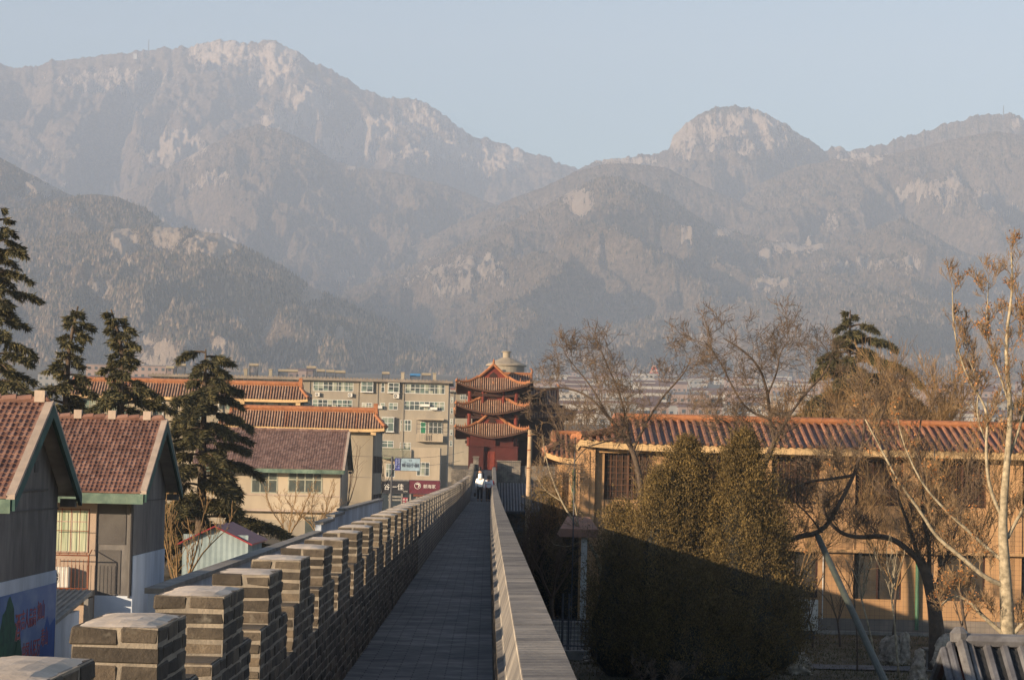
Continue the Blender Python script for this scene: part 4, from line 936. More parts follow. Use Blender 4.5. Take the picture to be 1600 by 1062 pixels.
def gable_house(label, y0, y1, XE, XL, zev, zrd, clay, wallm, stops, tw_=.125, th_=.21, base=0.0, ovy=.9, ovx=.45):
    """ridge along x; gable end facing +x at XE (eave edge); wall inset"""
    h = thing('gabled_house', ((XE + XL) / 2, (y0 + y1) / 2, base), label, 'house')
    ym = (y0 + y1) / 2; XWl = XE - ovx; wy0, wy1 = y0 + ovy, y1 - ovy * .6
    def zr_(y): return zev + (zrd - zev) * (1 - abs(y - ym) / (y1 - y0) * 2)
    mb = MB(); mb.prism([(wy0, base - .3), (wy1, base - .3), (wy1, zr_(wy1) - .12), (ym, zrd - .12), (wy0, zr_(wy0) - .12)], 'x', XL, XWl)
    w = mb.build('wall', M[wallm], h)
    clay_roof(h, XL, XE - .16, y0, ym, zev, zrd, tw_, th_, M[clay])
    mb = MB(); mb.mi = 0; mb.quad((XL, y1, zev), (XE - .1, y1, zev), (XE - .1, ym, zrd), (XL, ym, zrd)); mb.mi = 1
    mb.quad((XL, y0, zev - .05), (XE - .1, y0, zev - .05), (XE - .1, ym, zrd - .06), (XL, ym, zrd - .06)); mb.quad((XL, y1, zev - .05), (XE - .1, y1, zev - .05), (XE - .1, ym, zrd - .06), (XL, ym, zrd - .06))
    mb.build('rear_roof', [M[clay], M['soffit_bounce_grey']], h)
    # mortar rake, green bargeboards, green fascia
    mb = MB()
    for (ya, yb) in ((y0, ym), (y1, ym)):
        mb.add([(XE - .17, ya, zev + .07), (XE, ya, zev + .07), (XE, yb, zrd + .07), (XE - .17, yb, zrd + .07), (XE - .17, ya, zev - .02), (XE, ya, zev - .02), (XE, yb, zrd - .02), (XE - .17, yb, zrd - .02)], [(0, 1, 2, 3), (4, 5, 1, 0), (5, 6, 2, 1), (0, 3, 7, 4)])
    mb.build('rake', M['pinkboard'], h)
    mb = MB()
    for (ya, yb) in ((y0, ym), (y1, ym)):
        mb.add([(XE - .07, ya, zev - .02), (XE + .01, ya, zev - .02), (XE + .01, yb, zrd - .02), (XE - .07, yb, zrd - .02), (XE - .07, ya, zev - .25), (XE + .01, ya, zev - .25), (XE + .01, yb, zrd - .30), (XE - .07, yb, zrd - .30)], [(0, 1, 2, 3), (4, 5, 1, 0), (5, 6, 2, 1), (0, 3, 7, 4), (4, 7, 6, 5)])
    mb.build('bargeboard', mat('shaded teal board', (.05, .11, .10), (.035, .075, .07), 2, stain=.4), h)  # board teal darkened, the shade on it put into the colour
    mb = MB(); mb.box(XL, XE - .08, y0 - .03, y0 + .05, zev - .30, zev - .02); mb.build('fascia', M['teal'], h)
    mb = MB(); x = XL
    while x < XE - .1: mb.tube([(x, ym, zrd + .05), (min(x + .34, XE - .1), ym, zrd + .09)], .10, 7); x += .33
    mb.build('ridge', M['clay'] if clay == 'clay' else M['clay2'], h)
    for px, xx in stops:
        q = MB(); q.box(xx - .11, xx + .11, ym - .11, ym + .11, zrd + .02, zrd + .27); q.build('ridge_block', M['pinkboard'], h)
    # purlin board inside the overhang at the far side
    mb = MB(); mb.box(XWl + .01, XE - .1, y1 - .3, y1 - .04, zev - .28, zev - .1); mb.build('purlin', M['grey_plaster'], h)
    return h, XWl, wy0, wy1
h1, xw, wa, wb = gable_house('red tiled house with grey gable wall painted with a blue mural, at the near left', 49.1, 57.2, -9.26, -16, 6.25, 8.22, 'clay', 'grey_plaster', [(0, -9.55), (0, -10.9)])
mb = MB(); mb.box(xw + .003, xw + .03, wa, wb, -.2, 4.55); mb.build('white_band', M['whitewash'], h1)
mb = MB(); mb.box(xw + .003, xw + .03, (wa + wb) / 2 - 1.9, (wa + wb) / 2 + 1.9, 6.35, 6.39) ; mb.box(xw + .002, xw + .02, wa, wb, 5.93, 5.96); mb.build('joint', M['dark_plaster'], h1)
mb = MB(); mb.box(xw + .003, xw + .02, 53.6, 54.0, 6.75, 7.0); mb.build('vent', M['dark_plaster'], h1)
def poster_mat():
    b = NB('mural_sky'); t = b.n('TexCoord'); s = b.n('SeparateXYZ'); b.l(t.outputs['Object'], s.inputs[0])
    v = b.co('Object', (1, .5, 1)); n = b.noise(0.9, v, 6, .6)
    z = b.math('DIVIDE', s.outputs[2], 2.5)
    sky_ = b.ramp(z, (0.0, (0.15, 0.27, 0.42)), (0.5, (0.10, 0.22, 0.42)), (1.0, (0.035, 0.11, 0.31)))
    cl = b.ramp(n, (0.5, (0, 0, 0)), (0.72, (1, 1, 1)))
    b.col(b.mix(b.math('MULTIPLY', cl, .6), sky_, (0.24, 0.33, 0.44))).rough(.5); return b.m
pa, pb = wa + .1, wb - .08
mb = MB(); mb.box(xw + .035, xw + .045, pa, pb, 1.6, 4.27); po = mb.build('mural', poster_mat(), h1)
mb = MB()
for yy in (pb, ): mb.box(xw + .034, xw + .05, yy, yy + .05, 1.6, 4.3)
mb.build('mural_border', M['white'], po)
mb = MB(); rr = np.random.RandomState(4)   # painted tree and painted mountain (flat pictures on the mural)
def blob(cy, cz, ry, rz, n=40):
    pts = [(xw + .0475, cy + ry * math.cos(t) * (1 + .10 * math.sin(7 * t) + .05 * rr.uniform(-1, 1)), cz + rz * math.sin(t) * (1 + .08 * math.sin(5 * t + 1) + .05 * rr.uniform(-1, 1))) for t in np.linspace(0, 2 * math.pi, n, endpoint=False)]
    mb.add(pts, [tuple(range(n))])
blob(51.0, 3.15, .95, .98); blob(52.2, 2.75, .42, .62); mb.build('painted_tree', mat('painted tree', (.03, .11, .07), (.015, .05, .05), 4, bump=0), po)
mb = MB(); mb.add([(xw + .0472, y, z) for y, z in [(53.6, 1.62), (54.2, 2.7), (54.9, 3.1), (55.5, 3.6), (55.85, 3.35), (pb, 3.5), (pb, 1.62)]], [tuple(range(7))]); mb.build('painted_mountain', mat('painted mountain', (.05, .12, .36), (.04, .09, .28), 1.5, bump=0), po)
RL = flat('mural_red', (.30, .05, .06)); RLp = flat('mural_pink', (.34, .25, .29))
for body, sz, yy, zz in (('酒', .62, 51.75, 3.32), ('吉人品高', .44, 52.4, 3.5), ('如山', .46, 54.25, 3.58), ('中国人民万', .42, 52.6, 2.82), ('寿山', .44, 54.8, 2.98)):
    text(po, body, sz, xw + .052, yy, zz, RL, rot=(math.pi / 2, 0, math.pi / 2), ext=.002, sx=1.0)
    text(po, body, sz * 1.03, xw + .049, yy - .02, zz - .012, RLp, rot=(math.pi / 2, 0, math.pi / 2), ext=.001, sx=1.0)

h2, xw, wa, wb = gable_house('red tiled house with a plain grey gable and white lower wall, second from the left', 68.0, 76.1, -9.26, -18.0, 6.18, 8.22, 'clay', 'grey_plaster', [(0, -9.85), (0, -10.86), (0, -11.84), (0, -12.9)])
mb = MB(); mb.box(xw + .003, xw + .03, wa, wb, -.2, 4.45); mb.box(xw - 1.0, xw + .03, wa - .03, wa - .003, -.2, 3.35); mb.build('white_band', M['whitewash'], h2)
mb = MB(); mb.box(xw + .002, xw + .02, wa, wb, 5.93, 5.96); mb.build('joint', M['dark_plaster'], h2)
mb = MB(); mb.box(xw - .95, xw - .2, wa - .02, wa - .002, 4.75, 5.85); mb.box(xw - .9, xw - .32, wa - .02, wa - .002, 3.4, 4.6); mb.build('plaster_patch', M['dark_plaster'], h2)
mb = MB(); mb.tube([(xw - .06, wa - .06, 3.3), (xw - .06, wa - .06, 6.0)], .04, 6); mb.build('downpipe', M['dark_plaster'], h2)
mb = MB(); mb.box(-17.5, xw - 1.0, wa - .05, wa + .02, .0, 5.9); mb.build('front_wall', mat('pinkish render', (.36, .28, .22), (.28, .22, .18), .8, stain=.5), h2)
mb = MB(); mb.box(xw - 2.6, xw - 1.02, wa - .9, wa - .06, 3.35, 3.5); mb.box(xw - 1.15, xw - 1.03, wa - .9, wa - .06, -.2, 3.3); mb.build('ledge', M['concrete'], h2)
mb = MB()
for k in range(14): x = xw - 2.75 + k * .13; mb.tube([(x, wa - .75, 5.95), (x, wa - .05, 6.05)], .035, 5)
mb.build('awning', M['concrete'], h2)
wn = window(h2, xw - 2.15, xw - 1.22, 4.52, 5.69, wa - .05, 2, split=.3, fr=.03, glass='curtain', frame='pinkboard', bars=4)
mb = MB()
for k in range(13): x = xw - 2.4 + k * .105; mb.tube([(x, wa - .6, 3.5), (x, wa - .6, 4.35)], .007, 4)
for z in (3.55, 4.45): mb.tube([(xw - 2.6, wa - .6, z), (xw - 1.1, wa - .6, z)], .017, 4)
mb.tube([(xw - 1.1, wa - .6, 4.45), (xw - 1.1, wa - .1, 4.6)], .015, 4); mb.tube([(xw - 1.1, wa - .6, 3.5), (xw - 1.1, wa - .6, 4.45)], .02, 4)
mb.build('railing', M['rust'], h2)
ac_unit(xw - 2.05, wa - .42, 3.56, .78, .56, .28, 1, 'white air conditioner with one fan behind the rusty railing of the red tiled house')
# low outbuilding with a grey lean-to roof between the two houses
ob = thing('outbuilding', (-11.6, 63, 0), 'low whitewashed outbuilding with grey sheet roof between the two red tiled houses', 'outbuilding')
mb = MB(); mb.box(-13.5, -10.65, 60.5, 66, -.2, 3.1); mb.build('wall', M['whitewash'], ob)
mb = MB(); mb.add([(-13.8, 60.0, 2.95), (-10.4, 60.0, 2.95), (-10.4, 66.5, 3.5), (-13.8, 66.5, 3.5), (-13.8, 60.0, 3.05), (-10.4, 60.0, 3.05), (-10.4, 66.5, 3.6), (-13.8, 66.5, 3.6)], [(0, 3, 2, 1), (4, 5, 6, 7), (0, 1, 5, 4), (1, 2, 6, 5), (2, 3, 7, 6), (3, 0, 4, 7)])
for k in range(22): mb.tube([(-13.7 + k * .15, 59.95, 3.07), (-13.7 + k * .15, 66.5, 3.62)], .03, 4)
mb.build('roof', M['concrete'], ob)
mb = MB(); mb.box(-10.9, -10.64, 60.45, 60.52, .2, 2.5); mb.build('door', M['metal'], ob)

h3, xw, wa, wb = gable_house('lilac-red tiled house with green fascia and wide window, in front of the beige hall', 173, 184, -9.9, -20.5, 6.85, 9.55, 'clay2', 'cream', [], .18, .26, base=2.0, ovy=.8, ovx=.35)
ww = xw - 2.2
window(h3, PX(452, 173.8), PX(505.5, 173.8), PZ_(480, 770, 173.8), PZ_(480, 737, 173.8), wa, 4, split=.4, fr=.09, frame='wframe', glass='dimglass', bars=0)
window(h3, PX(395, 173.8), PX(436, 173.8), PZ_(415, 770, 173.8), PZ_(415, 737, 173.8), wa, 3, split=.4, fr=.07, frame='wframe', glass='dimglass')
mb = MB(); mb.box(-20, xw + .02, wa - .06, wa - .003, PZ_(480, 775, 174), PZ_(480, 773, 174)); mb.box(-20, -9.2, wa - .5, wa - .003, PZ_(500, 800, 174), PZ_(500, 797, 174)); mb.build('sill', M['pinkboard'], h3)
mb = MB(); mb.box(-20, xw, wa - .02, wa - .003, 2, 3.3); mb.build('lower_wall', M['stucco2'], h3)
mb = MB(); mb.tube([(xw + .06, wa - .05, 3), (xw + .06, wa - .05, 6.6)], .05, 6); mb.build('downpipe', M['metal'], h3)
window(h3, PX(479, 173.8), PX(497, 173.8), PZ_(490, 838, 173.8), PZ_(490, 806, 173.8), wa - .02, 1, split=.2, fr=.07, glass='dimglass', frame='stucco2')

# whitewashed lane wall with stepped coping
lw = thing('lane_wall', (-7, 110, 0), 'whitewashed lane wall with grey coping, stepping up towards the lilac roofed house', 'wall')
mb = MB(); mc = MB(); segs = [(54, 106, 4.2), (106, 114, 4.58), (114, 122, 4.75), (122, 167, 4.9)]
for a, b_, z in segs:
    mb.box(-7.25, -7.0, a, b_, -.2, z); mc.box(-7.33, -6.92, a, b_ + .05, z + .003, z + .12)
mb.build('wall', M['whitewash'], lw); mc.build('coping', M['concrete'], lw)
# shed with red roof
sd = thing('shed', (-9.7, 92, 0), 'small pale blue corrugated shed with dark red sheet roof behind the lane wall', 'shed')
mb = MB()
xs = np.linspace(-10.9, -8.55, 48)
mb.grid([[(x, 90 + .006 * math.sin(i * 1.57), z) for i, x in enumerate(xs)] for z in (0, 4.5)]); mb.box(-10.9, -8.6, 90.05, 96, -.2, 4.2)
mb.add([(-10.9, 90.05, 4.2), (-8.6, 90.05, 4.2), (-9.75, 90.05, 4.75)], [(0, 1, 2)])
mb.build('wall', mat('pale blue sheet', (.27, .34, .36), (.2, .26, .28), 1.5, stain=.3, bump=0), sd)
mb = MB()
for s in (-1, 1):
    xa, xb = (-11.1, -9.75) if s < 0 else (-9.75, -8.4); za, zb = (4.15, 4.83) if s < 0 else (4.83, 4.2)
    mb.add([(xa, 89.8, za), (xb, 89.8, zb), (xb, 96.3, zb), (xa, 96.3, za), (xa, 89.8, za - .06), (xb, 89.8, zb - .06), (xb, 96.3, zb - .06), (xa, 96.3, za - .06)], [(0, 1, 2, 3), (4, 7, 6, 5), (0, 4, 5, 1), (1, 5, 6, 2), (3, 2, 6, 7), (0, 3, 7, 4)])
mb.build('roof', mat('dark red sheet', (.25, .03, .035), (.16, .02, .025), 2, rough=.5, bump=0), sd)
# ------------------------------------------------------------------ orange-tan hall on the right
DR = 115.0
rb = thing('temple_hall', (17, DR, 0), 'long two-storey orange-tan hall with brown lattice windows and an orange tiled roof on the right', 'building')
XL = PX(930, DR); XE2 = 36.0
mb = MB(); cols = [(XL, XL + 1.2)] + [(XL + 1.2 + 3.86 * k, XL + 1.2 + 3.86 * k) for k in range(0)]
# wall built as piers, spandrels and recessed window bays
wx = []; x = 5.35
while x < XE2 - 2: wx.append(x); x += 3.86
mb.box(XL, XE2, DR + .35, DR + 14, 0, 8.35)
edges = [XL] + sum([[a, a + 2.2] for a in wx], []) + [XE2]
for a, b_ in zip(edges[0::2], edges[1::2]): mb.box(a, b_, DR, DR + .349, 0.66, 8.35)
for a in wx: mb.box(a + .001, a + 2.199, DR + .06, DR + .348, 3.72, 5.84); mb.box(a + .001, a + 2.199, DR + .04, DR + .348, 0.66, 1.55)
mb.build('wall', M['tan'], rb)
mb = MB()
for a, b_ in zip(edges[0::2], edges[1::2]):
    mb.box(a + .35, a + .38, DR - .01, DR - .002, .7, 8.2); mb.box(b_ - .38, b_ - .35, DR - .01, DR - .002, .7, 8.2)
mb.box(XL - .2, XE2, DR - .25, DR - .003, 3.66, 3.80); mb.box(XL - .1, XE2, DR - .15, DR - .003, 7.98, 8.1)
mb.build('moulding', M['tan_trim'], rb)
mb = MB(); mb.box(XL - .03, XE2, DR - .06, DR - .003, -.2, .65); mb.build('plinth', M['plinth'], rb)
for a in wx:
    mb = MB(); mb.box(a, a + 2.2, DR + .2, DR + .345, 5.845, 8.0); w = mb.build('upper_window', M['dark_window'], rb)
    q = MB()
    for k in range(9): xx = a + .05 + k * .2625; q.box(xx - .018, xx + .018, DR + .15, DR + .2, 5.86, 7.98)
    for k in range(8): zz = 5.95 + k * .28; q.box(a, a + 2.2, DR + .14, DR + .149, zz - .015, zz + .015)
    for k in (0, .5, 1): xx = a + 2.2 * k; q.box(xx - .05, xx + .05, DR + .12, DR + .139, 5.86, 7.98)
    q.build('lattice', mat('lattice', (.12, .06, .035), (.08, .04, .025), 4) if 'lattice' not in M else M['lattice'], w)
    if 'lattice' not in M: M['lattice'] = q and bpy.data.materials['lattice']
    mb = MB(); mb.box(a, a + 2.2, DR + .2, DR + .345, 1.555, 3.71); w = mb.build('lower_window', M['hallglass'] if 'hallglass' in M else M.setdefault('hallglass', mat('brown_hall_glass', (.07, .055, .04), (.03, .03, .03), .8, rough=.25, bump=0)), rb)
    q = MB()
    for k in (0, .5, 1): xx = a + .04 + 2.12 * k; q.box(xx - .04, xx + .04, DR + .13, DR + .2, 1.56, 3.7)
    q.box(a, a + 2.2, DR + .135, DR + .199, 3.62, 3.70); q.build('window_frame', M['darkwood'], w)
M['lattice_'] = 0
M['rtube'] = glaze('orange_barrel_tile', (0.23, 0.10, 0.062), (0.30, 0.15, 0.092), (0.14, 0.07, 0.05)); M['rpan'] = M['trough']
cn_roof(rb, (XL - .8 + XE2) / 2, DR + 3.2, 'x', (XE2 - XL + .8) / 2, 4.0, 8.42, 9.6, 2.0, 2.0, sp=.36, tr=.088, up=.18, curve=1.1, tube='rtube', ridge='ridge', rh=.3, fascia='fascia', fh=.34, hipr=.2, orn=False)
q = MB(); q.tube([(PX(1436, DR), DR - .12, .2), (PX(1436, DR), DR - .12, 3.6)], .09, 8); q.build('green_downpipe', mat('green pipe', (.06, .16, .09), (.04, .1, .06), 3, rough=.4), rb)
q = MB(); q.tube([(PX(1289, DR), DR - .06, .6), (PX(1289, DR), DR - .06, 3.6)], .025, 5); q.build('conduit', M['white'], rb)
# left end wing and the small porch roof
q = MB(); q.box(PX(908, DR), XL - .002, DR - .3, DR + 6, 0, 8.2); q.box(PX(908, DR) + .35, PX(908, DR) + .4, DR - .34, DR - .302, 0, 8.0); q.build('corner_pier', M['tan'], rb)
D5 = 122.0
q = MB(); q.box(PX(872, D5), PX(908, D5), D5, D5 + 5, 0, 7.4)
q.build('wing_wall', M['tan'], rb)
q = MB(); q.box(PX(895, D5), PX(900, D5), D5 - .05, D5 - .003, 3, 7.2); q.build('green_strip', mat('green strip', (.05, .15, .06), (.03, .1, .05), 3), rb)
q = MB(); q.box(PX(880, D5), PX(888, D5), D5 - .05, D5 - .004, 3.5, 7.0); q.build('wing_window', M['dark_window'], rb)
cn_roof(rb, PX(893, D5), D5 + 1.5, 'x', 1.35, 2.4, 7.75, 8.9, .6, 1.0, sp=.25, tr=.07, up=.3, curve=1.15, tube='rtube', rh=.2, fascia='fascia', fh=.28, hipr=.15, orn=False, name='wing_roof')
q = MB(); x0, x1 = PX(877, 108), PX(936, 108); z = PZ_(905, 838, 108)
q.add([(x0, 107, z), (x1, 107, z), (x1, 112, z), (x0, 112, z), (x0, 107, z + .35), (x1, 107, z + .35), (x1 - .2, 111.9, z + .8), (x0 + .45, 111.9, z + .8)], [(0, 3, 2, 1), (4, 5, 6, 7), (0, 1, 5, 4), (1, 2, 6, 5), (2, 3, 7, 6), (3, 0, 4, 7)])
q.build('porch_canopy', mat('pinkish canopy', (.36, .19, .13), (.28, .16, .12), 2, stain=.4), rb)
q = MB(); q.box(x1 - .7, x1 - .45, 107.3, 107.5, 0, z); q.build('porch_post', M['white'], rb)
q = MB()
for k in range(5): q.box(2.6, x1 + .3, 103.5 + k * .5, 106.9, .15 * k, .15 * k + .149)
q.build('steps', M['concrete'], rb)

# ------------------------------------------------------------------ yard on the right
def sheet(name, pts, z, m, kind='structure'):
    mb = MB(); mb.add([(x, y, z) for x, y in pts], [tuple(range(len(pts)))]); tag(mb.build(name, m, origin=(0, 0, 0)), kind=kind)
M['pavegrey'] = brick_mat('yard_paving', (.14, .14, .145), (.19, .185, .18), (.08, .08, .08), .5, .25, .01)
sheet('yard_path', [(9, 92.2), (40, 92.2), (40, 94.4), (9, 94.4)], .05, M['pavegrey'])
sheet('forecourt', [(1.2, 96), (5.4, 96), (5.4, 110), (1.2, 110)], .05, M['pavegrey'])
mb = MB(); mb.box(5.0, 36, DR - 1.6, DR - 1.3, .0, .16); mb.box(5.0, 36, DR - 1.29, DR - .1, .0, .1); tag(mb.build('apron_kerb', M['concrete']), kind='structure')
mb = MB(); mb.box(1.4, 5.6, 94.2, 94.5, 0, .35); mb.box(5.4, 5.7, 90, 94.2, 0, .2); tag(mb.build('low_kerb', M['concrete']), kind='structure')
# dry grass
def blades(n, area, h, seed, m, name):
    r = np.random.RandomState(seed); x = r.uniform(area[0], area[1], n); y = r.uniform(area[2], area[3], n); z = gz(x, y)
    a = r.uniform(0, 6.28, n); hh = h * r.uniform(.4, 1, n); w = .02
    V = np.stack([np.stack([x - w * np.cos(a), y - w * np.sin(a), z], -1), np.stack([x + w * np.cos(a), y + w * np.sin(a), z], -1), np.stack([x + r.normal(0, .05, n), y + r.normal(0, .05, n), z + hh], -1)], 1).reshape(-1, 3)
    return tag(mesh_np(name, V, np.arange(3 * n).reshape(-1, 3), m, False), kind='stuff')
blades(45000, (1.5, 34, 66, 113), .13, 5, mat('dry_grass', (.16, .125, .06), (.06, .065, .03), 3, bump=0), 'dry_grass')
# big air conditioner on the ground
a = ac_unit(PX(1264, 110), 110, .35, 1.05, 1.35, .4, 2, 'large white two-fan air conditioner standing beside the big cypress')
mb = MB(); mb.box(PX(1250, 110), PX(1278, 110), 110.02, 110.35, 0, .34); mb.build('stand', M['metal'], a)
# wire net in front of the hall
nf = thing('wire_net', (16, 104, 0), 'tall thin wire net hung across the garden in front of the orange-tan hall', 'net')
mb = MB(); DN = 104.0
for k in range(150): x = 3.6 + k * .2; mb.tube([(x, DN, .2), (x, DN, 8.4)], .004, 3, cap=False)
for k in range(42): z = .2 + k * .2; mb.tube([(3.6, DN, z), (33.6, DN, z)], .0035, 3, cap=False)
mb.build('mesh', M['metal'], nf)
for x in (3.6, 11.1, 18.6, 26.1, 33.6): q = MB(); q.tube([(x, DN, 0), (x, DN, 8.5)], .03, 6); q.build('post', M['metal'], nf)
# leaning prop under the old tree's arm
p0, p1 = at(1278, 838, 90), at(1392, 1085, 72); mb = MB(); dd = (p1 - p0).normalized(); mb.tube([p0, p1 + dd * 1.5], .11, 10)
pr = tag(mb.build('tree_prop', mat('green_grey_prop', (.075, .09, .075), (.05, .06, .055), 3, rough=.6)), 'long leaning grey-green prop holding up a crooked bare branch', 'prop')
# concrete pole
mb = MB(); pb_ = at(825, 800, 139); mb.tube([(pb_.x - .04, 139, 0), (pb_.x + .02, 139, 9.35)], [.17, .12], 12)
po2 = tag(mb.build('concrete_pole', mat('pale pole', (.46, .34, .22), (.34, .25, .17), 3, stain=.3)), 'tall pale concrete pole standing just right of the far parapet', 'pole')
q = MB()
for z in (9.0, 8.2, 7.2, 6.3): q.tube([(pb_.x, 139, z), (pb_.x, 139, z + .06)], .135, 12)
q.build('band', M['rust'], po2)
# scholar rocks
def rock(cx, cy, w, h, seed, label, lean=0.0):
    r = np.random.RandomState(seed); n, m_ = 20, 16; vs = []
    for j in range(m_ + 1):
        t = j / m_
        for i in range(n):
            a = 2 * math.pi * i / n
            rr = w / 2 * (1 - .55 * t ** 2) * (1 + .7 * float(noise2(np.array(math.cos(a) * 1.7 + seed), np.array(t * 3.5 + math.sin(a) * 1.6), seed)) + .4 * float(noise2(np.array(a * 2.1), np.array(t * 9.0), seed + 1)))
            if j == m_: rr *= .25
            vs.append((cx + rr * math.cos(a) + lean * t * h, cy + rr * math.sin(a) * .7, t * h + .04 * r.uniform(-1, 1)))
    mb = MB(); mb.add(vs, [(j * n + i, j * n + (i + 1) % n, (j + 1) * n + (i + 1) % n, (j + 1) * n + i) for j in range(m_) for i in range(n)] + [tuple(m_ * n + i for i in range(n))])
    return tag(mb.build('scholar_rock', M['rock'], smooth=True), label, 'rock', 'pitted garden rocks')
for (px, py, d, w, h, sd_, lb) in [(1389, 1014, 97, .55, 1.0, 3, 'slim pitted garden rock left of the paired rock by the young trunks'), (1402, 1022, 96, .6, 1.1, 4, 'middle pitted garden rock with a jagged top behind the slender trunk'), (1416, 1017, 96, .55, 1.25, 9, 'tall pitted garden rock touching the slender trunk'),
                                 (1441, 1045, 88, .6, 1.15, 12, 'pitted garden rock in front of the low stone bench'), (1476, 1062, 84, .7, 1.9, 15, 'tallest tan garden rock beside the grey tiled pavilion'), (930, 1022, 96, 1.0, .35, 20, 'low pale stone lying on the shaded grass left of the cypress'), (932, 1035, 93, .8, .28, 22, 'small dim stone in front of the low pale stone'), (1245, 1045, 90, 1.1, .8, 23, 'blue-grey boulder at the right foot of the big cypress')]:
    rock(PX(px, d), d, w, h, sd_, lb, .05)
bn = thing('stone_bench', (PX(1465, 95), 95, 0), 'low stone bench slab on a pale block behind the garden rocks', 'bench')
mb = MB(); mb.cbox(PX(1447, 95), PX(1500, 95), 94.6, 95.3, .62, .72, .02); mb.build('seat', M['plinth'], bn)
for px in (1460, 1494):
    mb = MB(); mb.cbox(PX(px, 95) - .18, PX(px, 95) + .18, 94.7, 95.2, 0, .62, .02); mb.build('leg', M['concrete'], bn)
# iron fence and gate at the foot of the wall
ig = thing('iron_fence', (2.8, 98, 0), 'dark iron railing fence at the foot of the hall steps', 'fence')
mb = MB()
for z in (.25, 1.25): mb.box(1.3, 5.2, 97.97, 98.02, z, z + .05)
for k in range(27): x = 1.35 + k * .145; mb.tube([(x, 98, .1), (x, 98, 1.4)], .012, 4)
mb.build('railing_panel', M['metal'], ig)
for x in (1.3, 3.05, 3.3, 5.2): q = MB(); q.tube([(x, 98, 0), (x, 98, 2.3 if x in (3.05, 3.3) else 1.45)], .045, 6); q.build('post', M['metal'], ig)
# small grey pavilion at the lower right
pv = thing('pavilion', (8.8, 35, 0), 'small grey tiled pavilion with a red gable in the lower right corner', 'pavilion')
xg = PX(1512, 34); zr_ = PZ_(1500, 997, 34.5)
# roof: ridge runs away to the right; the gable faces left
Xr0 = PX(1503, 34.6)
mb = MB(); slope = .62; Wp = 2.0
def pvz(v): return zr_ - .12 - slope * abs(v) - .05 * abs(v) ** 2 * 0 
mb.mi = 0
for s_ in (-1, 1): mb.grid([[(Xr0 + u, 34.6 + s_ * v, pvz(v)) for u in np.linspace(0, 5, 6)] for v in np.linspace(0, Wp, 6)])
mb.mi = 1
for s_ in (-1, 1):
    for k in range(20):
        x = Xr0 + .15 + k * .235; mb.tube([(x, 34.6 + s_ * v, pvz(v) + .03) for v in np.linspace(0.02, Wp + .05, 5)], .062, 6)
mb.mi = 0
for s_ in (-1, 1):
    for k in range(19):
        for j in range(14):
            x = Xr0 + .15 + (k + .5) * .235; v = .1 + j * .14
            mb.add([(x - .07, 34.6 + s_ * v, pvz(v) + .03), (x + .07, 34.6 + s_ * v, pvz(v) + .03), (x + .07, 34.6 + s_ * (v + .14), pvz(v + .14) + .005), (x - .07, 34.6 + s_ * (v + .14), pvz(v + .14) + .005)], [(0, 1, 2, 3), (3, 2, 1, 0)])
r_ = mb.build('roof', [M['greypan'], M['greytile']], pv)
mb = MB()
mb.tube([(Xr0 - .05, 34.6, zr_ - .03), (Xr0 + 5, 34.6, zr_ - .03)], .10, 8)
for s_ in (-1, 1):
    mb.tube([(Xr0 + .02, 34.6 + s_ * v, pvz(v) + .10) for v in np.linspace(0, Wp + .1, 8)], .075, 8); mb.tube([(Xr0 - .12, 34.6 + s_ * v, pvz(v) + .03) for v in np.linspace(0, Wp + .1, 8)], .055, 8)
    mb.tube([(Xr0 - .2, 34.6 + s_ * v, pvz(v) - .06) for v in np.linspace(0, Wp + .1, 8)], .07, 8)
    mb.box(Xr0 - .1, Xr0 + .12, 34.6 + s_ * Wp - .12, 34.6 + s_ * Wp + .12, pvz(Wp) - .12, pvz(Wp) + .16)
mb.lathe((Xr0, 34.6, zr_ - .05), [(.12, 0), (.13, .12), (.06, .2)], 8)
mb.build('ridge', M['greytile'], r_)
mb = MB(); mb.add([(Xr0 + .02, 34.6 - 1.7, pvz(1.7) - .1), (Xr0 + .02, 34.6 + 1.7, pvz(1.7) - .1), (Xr0 + .02, 34.6, zr_ - .2)], [(0, 1, 2)]); mb.add([(Xr0 + .1, 34.6 - 1.75, pvz(1.75) - .05), (Xr0 + 5, 34.6 - 1.75, pvz(1.75) - .05), (Xr0 + 5, 34.6 + 1.75, pvz(1.75) - .05), (Xr0 + .1, 34.6 + 1.75, pvz(1.75) - .05)], [(0, 1, 2, 3)])
mb.build('gable', mat('brick_red_gable', (.30, .07, .05), (.22, .05, .04), 2), pv)
mb = MB()
for (x, y) in ((Xr0 + .3, 33.1), (Xr0 + .3, 36.1), (Xr0 + 4.6, 33.1), (Xr0 + 4.6, 36.1)): mb = MB(); mb.tube([(x, y, 0), (x, y, pvz(1.7))], .12, 10); mb.build('pillar', M['redlit'], pv)

